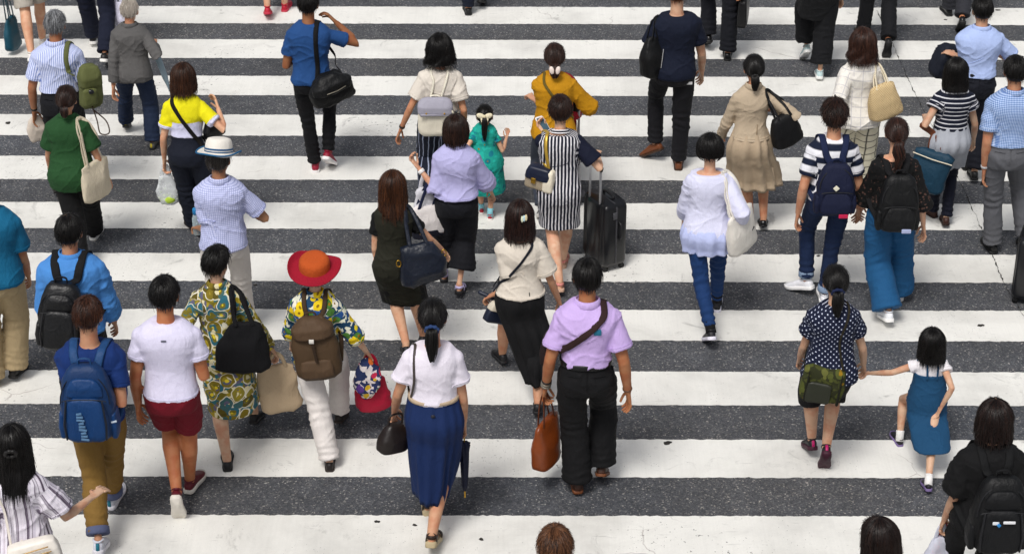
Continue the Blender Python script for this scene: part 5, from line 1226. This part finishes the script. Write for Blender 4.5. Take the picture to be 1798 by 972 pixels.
p = person('woman with a black bob in a sheer white blouse and slim blue jeans', (1248, 236), sex='f', H=1.58, feet=((1251, 596, 32), (1258, 548, 0)), covered=True, hands=((1200, 388), ('loc', .24, .06, .88)), skin=FAIR, lean=3, build=1.04)
p.hair('loose', *hb(), L=.045, n=900, vol=1.06, curl=.4); p.top(fabric('#d4d5ec'), hem=.80, sleeve=(1.55, 1.8), sr=(.078, .072), ease=.036, hemease=.045, fold=.012, name='blouse', neck=1.40); p.skirt(fabric('#b9c2ea'), name='blouse_hem', waist=.92, hem=.725, ease=.034, flare=.055, pleats=15, depth=.012)
p.trousers(fabric('#143a70'), r=(.092, .062, .046), length=1.88); p.shoes('#16161c', '#dcdae6', sock=fabric('#101014')); p.bracelet(0, pl('#4a4038', .35), .027)
tote(p, p.loc(1304, 438, -.06), 'off white canvas tote on the shoulder of the woman in sheer white', (.30, .30, .28), (.10, .11, .04), .36, 48, fabric('#e2ddd4'), hang=p.over(.125 * p.k, -.03), hw=.014, roll=-12, rough=.008); o, M, c = p.bag; patch(o, M, M @ A(.07, -.056, .17), .018, .006, pl('#2a2a30', .5), 'printed_mark', roll=-30)

# --- third row
p = person('man in a straw hat with a blue band and a pale gingham shirt', (383, 252), H=1.64, covered=True, hands=((347, 399, .22, .9), 'front'), skin=DEEP, lean=4, headyaw=12, elbow=((.5, -.8, -.5), (.9, -.8, -.2)))
p.hair('short', '#1a1614', '#5a5450'); p.top(fabric('#ccd0ee', 'grid', '#9aa2d0', .0135, .30), hem=.86, sleeve=.74, sr=(.076, .084), ease=.032, collar=True, fold=.012); p.trousers(fabric('#d4cec8'), r=(.10, .08, .078)); p.shoes('#6a4a32', '#3a2a20', 'leather')
def hat(p, c, rb, rc, hc, mat, crownmat, droop=.0, band=None, edge=None, curlup=.0, tilt=10):
    M = p.hM @ rx(-tilt); b = MB(); n = 40; a = np.linspace(0, 2 * math.pi, n, endpoint=False); rings = []
    for f, th in ((.0, 0), (.25, 0), (.5, 0), (.75, 0), (.93, 0), (1, .004), (.97, .009), (.75, .008), (.5, .008), (.25, .009), (0.02, .012)):
        r = rc * .98 + (rb - rc) * f; z = -droop * f ** 1.5 + curlup * np.clip(f - .5, 0, 1) ** 2 * 4 * (.6 + .4 * np.cos(2 * a + .6)) + .010 * f * np.sin(3 * a + .9) - th
        rings.append(np.stack([r * np.cos(a), r * 1.06 * np.sin(a), z + 0 * a], 1))
    b.loft([(q @ M.T) + c for q in rings], cap=(False, False)); ht = link('hat', b.mesh(), mat, p.empty)
    b = MB(); rings = []
    for f, z in ((1, -.006), (1.0, .02), (.97, .05), (.92, hc * .75), (.80, hc * .93), (.55, hc), (.2, hc * .975)):
        rings.append(np.stack([rc * f * np.cos(a), rc * 1.08 * f * np.sin(a), np.full(n, z)], 1))
    b.loft([(q @ M.T) + c for q in rings], cap=(False, True)); link('crown', b.mesh(), crownmat, ht)
    if band:
        for z, w_ in ((.030, .006), (.012, .004)): b = MB(); b.loft([np.stack([(rc + .003) * np.cos(a), (rc + .003) * 1.08 * np.sin(a), np.full(n, z + e * w_)], 1) @ M.T + c for e in (-1, 1)], cap=(False, False)); link('band', b.mesh(), band, ht)
    if edge:
        b = MB(); f = 1; r = rb + .001; z = -droop + curlup * .25 * 4 * (.6 + .4 * np.cos(2 * a + .6)) + .010 * np.sin(3 * a + .9) - .004; b.tube(np.stack([r * np.cos(a), r * 1.06 * np.sin(a), z + 0 * a], 1) @ M.T + c, .006, 6, closed=True); link('brim_edge', b.mesh(), edge, ht)
hat(p, p.hc + p.hM @ A(0, -.005, .052), .155, .098, .105, fabric('#e6e2da'), fabric('#e4dfd6'), droop=.012, band=fabric('#1f5a8c'), edge=fabric('#1f6a9c'), curlup=.03)
h = p.hand[0]; c = h + A(-.01, .03, -.07); o = p.item('water_bottle', c, 'clear bottle with a blue cap in the hand of the man in a straw hat', 'bottle'); b = MB(); b.loft([ring((0, 0, z), r, r, 16) for z, r in ((0, .026), (.006, .031), (.13, .031), (.155, .022), (.165, .017))]); link('bottle_body', b.mesh(), pl('#cfe0e6', .1, trans=.6), o); b = MB(); b.loft([ring((0, 0, z), r, r, 16) for z, r in ((.165, .02), (.168, .024), (.205, .024), (.21, .02))]); link('cap', b.mesh(), pl('#1c78b0', .4), o)

p = person('woman with long brown hair in an olive sleeveless coat over black', (689, 301), sex='f', feet=((714, 620, 20), (741, 602, 0)), hands=((667, 476), (783, 444)), skin=FAIR, lean=4, bias=-.05)
p.hair('loose', '#1e0f07', '#5e361d', L=.215, n=800, vol=1.05, tousle=1.5); p.top(fabric('#0e0e10'), hem=.98, sleeve=.52, sr=(.066, .07), ease=.014); p.skirt(fabric('#0f0f12'), waist=1.02, hem=.47, ease=.012, flare=.03)
p.top(fabric('#25261a'), hem=.50, sleeve=0, ease=.026, hemease=.035, name='sleeveless_coat', fold=.012); p.shoes('#15151a', '#222222', 'pump')
tote(p, p.loc(746, 492, -.10), 'large navy leather bag on the shoulder of the woman in olive', (.36, .34, .22), (.17, .15, .06), .31, 14, pl('#131a28', .36, bump=.5), hang=p.over(.12 * p.k, -.03), hw=.014, roll=-8, rough=.016, seed=7); o, M, c = p.bag
for e in (-1, 1): b = MB(); t = np.linspace(0, 2 * math.pi, 14, endpoint=False); b.tube(np.array([M @ A(e * .165 + .016 * math.cos(q), -.03, .20 + .026 * math.sin(q)) for q in t]), .004, 6, closed=True); link('ring', b.mesh(), brass, o)

p = person('woman in a cream blouse and long black skirt with a pastel hair clip', (913, 353), sex='f', feet=((886, 641, 10, 18), (943, 730, 12)), hands=((858, 520, .10, .8), (986, 540)), skin=TAN, lean=5, elbow=((.8, -.7, -.4), None))
p.hair('loose', '#120908', '#38211a', L=.155, n=900, vol=1.05, tousle=1.3); p.top(fabric('#d3cabd'), hem=.93, sleeve=.72, sr=(.085, .098), ease=.036, hemease=.06, fold=.013, name='blouse', neck=1.405); p.skirt(fabric('#0d0d10'), waist=1.03, hem=.30, flare=.015, pleats=9, depth=.010, ease=.034, taper=.8, use=(1,)); p.shoes('#131316', '#1b1b1e', 'leather')
for i_, cl in enumerate(('#d8dcc0', '#b9d4dc', '#d9c9a0')): p.blob('hair_clip', p.tie_at((.030 + .014 * (i_ - 1), -.122, .02 + .006 * i_)), A(.010, .008, .026) * p.hk, pl(cl, .3), p.hM)
c = np.array(p.loc(868, 566, .02)); rt = p.item('handbag', c, 'small navy handbag on a crossbody strap beside the cream blouse', 'handbag', 'bags carried by walkers'); M = rz(30) @ ry(24); link('bag_body', pouch((0, 0, 0), (.20, .19, .15), (.07, .07, .05), .15, M, 4, rough=.003), pl('#151d30', .4, bump=.1), rt); link('flap', pouch(M @ A(0, -.004, .09), (.198, .185, .15), (.08, .078, .055), .07, M, 4, rough=.002), pl('#c8bfae', .5), rt)
p.crossbody(rt, c, fabric('#171c2a'), shoulder=1, z0=1.0, w=.010, x0=.20, ease=.046)
hp_ = p.hand[0]; b = MB(); b.tube(cr(np.array([hp_ - c + A(-.06, .02, .02), hp_ - c + A(0, 0, .0), hp_ - c + A(.06, -.01, -.03)]), 4), .016, 8); link('wrist_strap', b.mesh(), pl('#151d30', .4), rt)

p = person('man in a teal polo and khaki trousers cut by the left edge', (-27, 300), feet=((-14, 682, 0), (22, 664, 10)), covered=True, hands=(None, (51, 489)), skin=DEEP, lean=3, build=1.08)
p.hair('short', *hb()); p.top(fabric('#0d6a94'), hem=.86, sleeve=.66, sr=(.075, .082), ease=.034, collar=True); p.trousers(fabric('#b09c78'), r=(.11, .09, .09), fold=.013); p.shoes('#1c1a1a', '#141414', 'leather')

p = person('man in a bright blue shirt with a thinning crown and black backpack', (119, 377), H=1.70, covered=True, hands=('front', (203, 572)), skin=TAN, lean=4, build=1.08)
p.hair('short', *hb(), vol=1.02, bald=1); p.top(fabric('#4d8fd8'), hem=.86, sleeve=(1.5, 1.5), sr=(.078, .076), ease=.032, collar=True, fold=.014); p.trousers(fabric('#12141c')); p.shoes('#131315', '#1b1b1d', 'leather')
backpack(p, 'shiny black backpack worn over a bright blue shirt', .30, .46, .19, 1.12, pl('#0d0e11', .42, bump=.5), fabric('#101114'), pl('#0c0d10', .42, bump=.6), style='sport', dx=-.06, tilt=4, sw=.028)

p = person('woman in a paisley shirt dress with cropped black hair', (379, 433), sex='f', feet=((400, 828, 0, 8), (444, 744, 15)), hands=(('loc', -.26, .04, .86), (483, 620, None, .9)), skin=FAIR, lean=4, headyaw=26, build=1.06)
p.hair('short', *hb(), tousle=1.8, n=900, vol=1.06); p.top(fabric('#8c7d1e', 'paisley', per=.085, extra=('#7a6a1a', '#2a6474', '#5a4f14', '#8a7f2c', '#3a5f60')), hem=.44, sleeve=(1.85, 1.85), sr=(.07, .058), ease=.026, hemease=.04, collar=True, name='shirt_dress', fold=.012); p.shoes('#131315', '#1a1a1c', 'leather')
tote(p, p.loc(426, 652, -.10), 'black fabric tote on the shoulder of the woman in the paisley dress', (.38, .36, .20), (.09, .10, .04), .38, 14, fabric('#0c0c11'), hang=p.over(.115 * p.k, -.03), hw=.014, roll=5, rough=.012, rt=.16)
tote(p, p.hand[1] + A(.02, .02, -.46), 'beige cloth bag hanging from the hand of the woman in paisley', (.28, .29, .26), (.09, .10, .04), .37, 14, fabric('#bfa98c'), hang=p.hand[1] + A(0, 0, .0), hw=.012, roll=-5, rough=.012, seed=12)

p = person('woman in a wide red hat and yellow flowered blouse with white trousers', (552, 452), sex='f', feet=((579, 829, 0, 4), (594, 743, 15)), covered=True, hands=((512, 604), (649, 624, None, .9)), skin=FAIR, lean=4, build=1.05)
p.hair('short', '#241814', '#4a342a'); p.top(fabric('#dfe0cc', 'floral', '#1c4a70', .06, .52, extra=('#e2c414', '#e6cf2c', '#24508c', '#e8c818', '#e9e4d4', '#4a7a34')), hem=.84, sleeve=(1.2, 1.25), sr=(.078, .082), ease=.032, hemease=.045, collar=True, fold=.012, name='blouse'); p.trousers(fabric('#d9d3cf'), r=(.105, .088, .082), fold=.012); p.shoes('#1c1614', '#2a211c', 'leather')
hat(p, p.hc + p.hM @ A(0, -.01, .045), .180, .102, .080, fabric('#a80f2c', rough=.9), fabric('#c0541e', rough=.9), droop=.03, curlup=.06, tilt=-17)
backpack(p, 'brown rucksack with a lid worn over a flowered blouse', .31, .43, .16, 1.10, fabric('#54402a', rough=.7), fabric('#4a3826'), fabric('#5a4530', rough=.7), fabric('#3a2a1c'), style='flap', dx=.03, tilt=-7, sw=.018)
c = p.hand[1] + A(.01, .02, -.43); tote(p, c, 'crimson bag held by the woman in the red hat', (.24, .25, .17), (.13, .14, .07), .25, 24, fabric('#c01038', rough=.6), hang=p.hand[1], hw=.013, rough=.014); 
c = p.hand[1] + A(-.02, -.05, -.31); o = p.item('folded_scarf', c, 'multicoloured flowered scarf draped over the crimson bag', 'scarf'); link('scarf_body', pouch((0, 0, 0), (.10, .17, .12), (.09, .13, .10), .32, rz(20), 2.3, rough=.025, seed=5, rt=.4), fabric('#d9cfd0', 'floral', '#2c3a6a', .06, .5, extra=('#c02a4a', '#d8b02a', '#5a3a8a', '#e4dcd8', '#3a7a5a', '#d06a2a')), o)

# --- front rows
p = person('young man in a white T-shirt and dark red shorts', (287, 486), feet=((308, 876, 66, 3), (330, 866, 5, -12)), hands=((244, 722), 'front'), skin='#ae7450', lean=3, build=1.04)
p.hair('short', *hb(), vol=1.03, clump=1.1); p.top(fabric('#d9d5ec'), hem=.89, sleeve=.52, sr=(.070, .072), ease=.016, fold=.006, neck=1.432); p.trousers(fabric('#7e0c22'), length=.80, r=(.098, .088, .088), name='shorts', fold=.010); p.shoes('#5a0f1e', '#dcd6cc')
patch(p.shirt, None, p.surf(0, 1.385, .026), .016, .005, pl('#5a5a6a', .5), 'neck_print')

p = person('youth in a navy T-shirt and khaki chinos with a blue backpack', (152, 521), feet=((172, 970, 20, 4), (193, 891, 0)), covered=True, hands=('strap', 'strap'), skin=TAN, lean=3, elbow=((.2, -1, -.3), (.2, -1, -.3)))
p.hair('short', '#1e0f0a', '#55301e', tousle=1.5); p.top(fabric('#0f3478'), hem=.86, sleeve=.62, sr=(.072, .078), ease=.026, neck=1.41); p.trousers(fabric('#86662f'), r=(.096, .078, .066), length=1.88, cuff=fabric('#5d6484'), fold=.012); p.shoes('#d6d8e2', '#eceaf0', accent='#1f7286')
o = backpack(p, 'blue sports backpack with faded lettering worn over a navy T-shirt', .33, .50, .18, 1.14, fabric('#10386a', rough=.55), fabric('#1c4a80', rough=.6), fabric('#0f3f78', rough=.5), pl('#0c1524', .5), style='sport'); M = p.pack[1]
for i_ in range(9): patch(o, M, M @ A(-.03 + .003 * i_, -.136, .235 - .022 * i_), .016 + .004 * (i_ % 3), .007, pl('#54789c', .6), 'faded_letter', roll=8 * (i_ % 3 - 1))
patch(o, M, M @ A(.155, -.062, .14), .022, .006, pl('#c9d6e4', .5), 'logo', roll=-14)

p = person('woman in a white tee and long pleated navy skirt holding a folded umbrella', (759, 525), sex='f', feet=((752, 905, 0), (756, 961, 22)), hands=((691, 730), (815, 751, None, .95)), skin=TAN, lean=3, build=1.03)
p.hair('tied', *hb(), tail=.20, tailw=.042, tie=(0, -.106, -.035)); p.scrunchie((0, -.106, -.035), fabric('#2c4678'), .036); p.top(fabric('#e2dce8'), hem=1.02, sleeve=.54, sr=(.074, .080), ease=.028, hemease=.034, fold=.010, neck=1.415); p.skirt(fabric('#122c60'), waist=1.04, hem=.33, flare=-.012, pleats=15, depth=.0105, ease=.028, taper=.9); p.belt(fabric('#b9a58c'), 1.035, .034, .012); p.shoes('#2a1c14', '#b5a482', 'espadrille')
b = MB(); b.ell(p.surf(0, 1.035, .04), (.014, .006, .012)); link('buckle', b.mesh(), pl('#22222a', .4), p.empty)
c = np.array(p.loc(689, 790, .03)); M = rz(35) @ ry(8); rt = p.item('handbag', c, 'dark brown handbag on a long strap beside the pleated navy skirt', 'handbag', 'bags carried by walkers'); link('bag_body', pouch((0, 0, 0), (.21, .20, .12), (.13, .12, .06), .19, M, 3.2, rough=.005, rt=.3), pl('#1d1614', .42, bump=.25), rt); link('handle', strip_auto([M @ A(-.05, 0, .18), M @ A(-.04, 0, .25), M @ A(.04, 0, .25), M @ A(.05, 0, .18)], .008, .005, M @ A(0, 1, 0)), pl('#1d1614', .42), rt)
q = [c + M @ A(.06, 0, .17), p.surf(-.135, 1.12, .04), p.surf(-.11, 1.28, .04), p.over(-.10 * p.k, -.02), p.surf(-.13, 1.25, .04, True), c + M @ A(.02, .05, .18)]; p.ribbon(q, .009, .003, pl('#3c3430', .5), rt, c)
t_ = np.array(p.loc(812, 892, .03)); h = p.hand[1]; c = A(h[0], h[1], t_[2]); o = p.item('folded_umbrella', c, 'navy folded umbrella hanging from the hand of the woman in white', 'umbrella'); L_ = h[2] - t_[2]
a = np.linspace(0, 2 * math.pi, 32, endpoint=False); rings = []
for z, r in ((.05, .008), (.09, .016), (.30 * L_ / .55, .024), (.72 * L_, .030), (.78 * L_, .036), (.80 * L_, .018)): rings.append(np.stack([(r + .006 * np.sin(a * 8 + z * 12) * min(1, r / .02)) * np.cos(a), (r + .006 * np.sin(a * 8 + z * 12) * min(1, r / .02)) * np.sin(a), np.full(32, z)], 1))
b = MB(); b.loft(rings); link('canopy', b.mesh(), fabric('#0f1838', rough=.6), o); b = MB(); b.tube([A(0, 0, .0), A(0, 0, .06)], .005, 8); link('tip', b.mesh(), brass, o); b = MB(); b.tube([A(0, 0, .78 * L_), A(0, 0, L_ - .01)], .005, 8); link('shaft', b.mesh(), brass, o); b = MB(); b.tube([A(0, 0, L_ - .04), A(0, 0, L_ + .06)], .010, 8); link('handle', b.mesh(), pl('#7a5a34', .4), o)

p = person('man in a short sleeved lilac shirt and black trousers carrying a brown tote', (1032, 455), feet=((1015, 866, 6, 4), (1055, 836, 30, -6)), hands=((956, 690, None, .9), (1104, 700)), lean=3, skin='#ab7450', covered=True, build=1.03)
p.hair('short', *hb(), vol=1.03, clump=1.15); p.top(fabric('#c4aae0'), hem=.985, sleeve=.66, sr=(.074, .084), ease=.026, collar=True, fold=.014); p.trousers(fabric('#0d0d10'), r=(.108, .088, .094), length=1.96, fold=.014); p.shoes('#3a2014', '#6a3c20', 'leather'); p.belt(leather, 1.0, .022)
for dz in (0, .022, .045): p.bracelet(0, pl(('#8a8478', '#2a2624', '#b9b2a4')[int(dz * 40)], .3, metal=.4), .033, .007, 'bracelet', off=.01 + dz)
p.bracelet(1, pl('#5a3a26', .4), .031, .005, 'bracelet')
c = p.up(A(-.23, .12, 1.0)); rt = p.item('sling_bag', c, 'brown strap with a teal buckle across the back of the lilac shirt', 'sling bag', 'bags carried by walkers'); link('bag_body', pouch((0, 0, 0), (.2, .2, .16), (.07, .08, .05), .2, rz(70), 3.5), fabric('#2a1c1c'), rt); p.crossbody(rt, c, fabric('#36201e'), shoulder=1, z0=1.13, w=.021, x0=.17, ease=.045, xs=.10)
q = p.surf(.062, 1.345, .055); patch(rt, None, q - c, .024, .020, pl('#1c6a86', .4), 'buckle', roll=0)
tote(p, p.hand[0] + A(.015, .02, -.56), 'brown leather tote hanging from the hand of the man in lilac', (.26, .30, .28), (.13, .12, .05), .36, 62, pl('#7c3a14', .32, bump=.25), hang=p.hand[0], hw=.010, rough=.006, handle=pl('#5c2c14', .4))

p = person('woman in a navy dotted tee and black shorts leading a girl by the hand', (1469, 466), sex='f', feet=((1428, 790, 25, 4), (1452, 797, 60, -4)), hands=((1402, 633, None, .6), (1517, 648, None, .9)), skin=FAIR, lean=4, build=1.03)
p.hair('tied', *hb(), tail=.17, tailw=.042, tie=(0, -.104, -.035)); p.scrunchie((0, -.104, -.035), fabric('#16224a'), .036); p.top(fabric('#101a38', 'polka', '#c2c8dc', .026, .17), hem=.82, sleeve=.5, sr=(.074, .08), ease=.034, hemease=.05, fold=.012); p.trousers(fabric('#0c0c0f'), length=1.18, r=(.105, .092, .09), name='shorts'); p.shoes('#151417', '#3a1024', accent='#b01660')
c = np.array(p.loc(1438, 702, -.12)); rt = p.item('hip_bag', c, 'olive camouflage bag slung at the hip of the woman in dots', 'shoulder bag', 'bags carried by walkers'); M = rz(-8) @ ry(6); ol = fabric('#474c1e', 'floral', '#2e3214', .06, .5, extra=('#4a5020', '#33381a', '#5d5f2c', '#2a2c16')); link('bag_body', pouch((0, 0, 0), (.27, .28, .26), (.09, .10, .06), .25, M, 5, rough=.008), ol, rt); link('mesh_pocket', pouch(M @ A(-.02, -.055, .01), (.16, .16, .15), (.03, .035, .02), .15, M, 5, rough=.004), pl('#23261a', .5), rt)
for e in (-.10, .11): b = MB(); b.tube([M @ A(e, -.056, .02), M @ A(e, -.058, .24)], np.array([.010, .003]), 8, ref=M @ A(1, 0, 0)); link('webbing', b.mesh(), fabric('#1c1d12'), rt)
q = [c + M @ A(.12, 0, .22), p.surf(.03, 1.10, .05), p.surf(.075, 1.26, .05), p.over(.095 * p.k, -.02), p.surf(.02, 1.2, .05, True), p.surf(-.12, 1.0, .06, True), c + M @ A(-.13, .06, .2)]; p.ribbon(q, .008, .003, fabric('#2a2618'), rt, c)

p = person('little girl in a blue pinafore dress over a white tee held by the hand', (1639, 578), sex='c', feet=((1581, 784, 0, 10), (1631, 862, 14, 0)), hands=((1519, 655, None, .7), (1648, 722, -.13, .6)), skin=FAIR, lean=3, headk=1.05)
p.hair('loose', *hb(), L=.15, vol=1.08, parting=.8); p.top(fabric('#e4e0e4'), hem=1.05, sleeve=.34, sr=(.066, .08), ease=.016); p.top(fabric('#184c74'), hem=.60, neck=1.24, sleeve=0, ease=.026, hemease=.07, name='pinafore', fold=.012, use=(1,)); p.shoes('#17151c', '#7a6898', sock=fabric('#e6e4e2'))
for e in (-1, 1): p.ribbon([p.surf(e * .05 * p.k, 1.22 * p.k, .03), p.surf(e * .055 * p.k, 1.33 * p.k, .026), p.up(A(e * .06, -.02, 1.40) * p.k) + A(0, 0, .018), p.surf(e * .06 * p.k, 1.32 * p.k, .026, True)], .007, .003, fabric('#184c74'), p.empty, A(0, 0, 0), 'pinafore_strap')

p = person('woman in a loose black top with a bobbed haircut at the lower right', (1750, 704), sex='f', H=1.60, covered=True, hands=((1654, 920, None, .8), None), skin=FAIR, lean=3, build=1.08)
p.hair('loose', '#0e0807', '#2a1a15', L=.11, n=900, vol=1.08, parting=1.2); p.top(fabric('#0b0b0d'), hem=.80, sleeve=.82, sr=(.088, .11), ease=.05, hemease=.06, fold=.012); p.trousers(black); p.shoes('#151517', '#222222')
o = backpack(p, 'black backpack with a white and blue emblem at the lower right', .31, .47, .18, 1.10, nylon, fabric('#0d0e11'), fabric('#0e0f13', rough=.6), style='sport', dx=.02); M = p.pack[1]; patch(o, M, M @ A(-.045, -.135, .245), .018, .009, pl('#dfe4ea', .4), 'emblem'); patch(o, M, M @ A(.03, -.135, .25), .034, .008, pl('#e6e6ea', .4), 'emblem'); patch(o, M, M @ A(-.028, -.139, .235), .010, .009, pl('#2c86cc', .4), 'emblem', roll=45)
b = MB(); b.tube([M @ A(.16, -.08, .30), M @ A(.185, -.09, .16), M @ A(.20, -.08, .02)], .004, 6); link('cord', b.mesh(), pl('#b5602a', .5), o); patch(o, M, M @ A(.195, -.09, -.01), .022, .03, pl('#c9b23a', .5), 'charm', roll=20)
plastic_bag(p, p.hand[0] - A(0, 0, .01), 'white plastic bag with blue print held by the woman in black', .19, .28, .09, pl('#dcdfee', .2, trans=.3), yaw=25, inside=pl('#b4122c', .5))
plastic_bag(p, p.hand[0] + A(.02, .04, -.01), 'red carrier bag beside the white plastic bag at the lower right', .17, .30, .05, pl('#b3101e', .35), yaw=40)

p = person('woman with long black hair in a striped blouse pointing with her arm', (19, 748), sex='f', H=1.58, covered=True, hands=(None, (172, 863, .30, .35)), skin=FAIR, lean=4, headyaw=-8, elbow=(None, (.3, -.6, -1)))
p.hair('loose', *hb(), L=.27, n=900, vol=1.06); p.top(fabric('#e4dfe8', 'irr', '#6f6276', .028), hem=.84, sleeve=.80, sr=(.09, .095), puff=.012, ease=.04, hemease=.055, fold=.014, name='blouse', neck=1.40); p.trousers(fabric('#1a2340')); p.shoes('#e0dcd8', '#d0ccc8')
p.scrunchie((.0, -.112, .0), pl('#100e0e', .5), .03)
c = np.array(p.loc(72, 1008, -.16)); M = rz(14) @ ry(-8); o = p.item('handbag', c, 'white handbag with brass trim at the lower left corner', 'handbag', 'bags carried by walkers'); link('bag_body', pouch((0, 0, 0), (.30, .29, .25), (.11, .11, .06), .24, M, 5, rough=.004), pl('#e0d9d0', .45, bump=.1), o); link('flap', pouch(M @ A(0, -.012, .13), (.305, .29, .25), (.115, .11, .065), .118, M, 5, rough=.002), pl('#e3ddd4', .45, bump=.1), o)
for x0_, x1_, z0_, z1_ in ((-.09, .09, .215, .225), (-.09, -.02, .165, .17), (.0, .0, .12, .19), (.08, .08, .10, .19), (-.02, .10, .185, .19)): b = MB(); b.tube([M @ A(x0_, -.075, z0_), M @ A(x1_, -.075, z1_)], .004, 6); link('trim', b.mesh(), pl('#a98a5c', .35, metal=.6), o)
p.ribbon([c + M @ A(-.11, 0, .22), p.surf(-.05, 1.15, .05), p.surf(-.10, 1.30, .05), p.over(-.115 * p.k, -.02), p.surf(-.13, 1.2, .05, True), c + M @ A(-.05, .05, .2)], .008, .003, pl('#d8d0c6', .5), o, c)

p = person('brown haired person of whom only the crown shows at the bottom edge', (975, 926), H=1.66, covered=True, skin=TAN)
p.hair('short', '#2c190f', '#7c5236', tousle=1.8, vol=1.05, n=900); p.top(fabric('#5a6070')); p.trousers(black); p.shoes()
p = person('dark haired woman glancing left whose head shows at the bottom edge', (1548, 911), sex='f', H=1.60, covered=True, skin=FAIR, headyaw=-38)
p.hair('loose', '#0e0807', '#2e1e19', L=.2, n=900, vol=1.06); p.top(fabric('#7a6a70')); p.trousers(black); p.shoes()
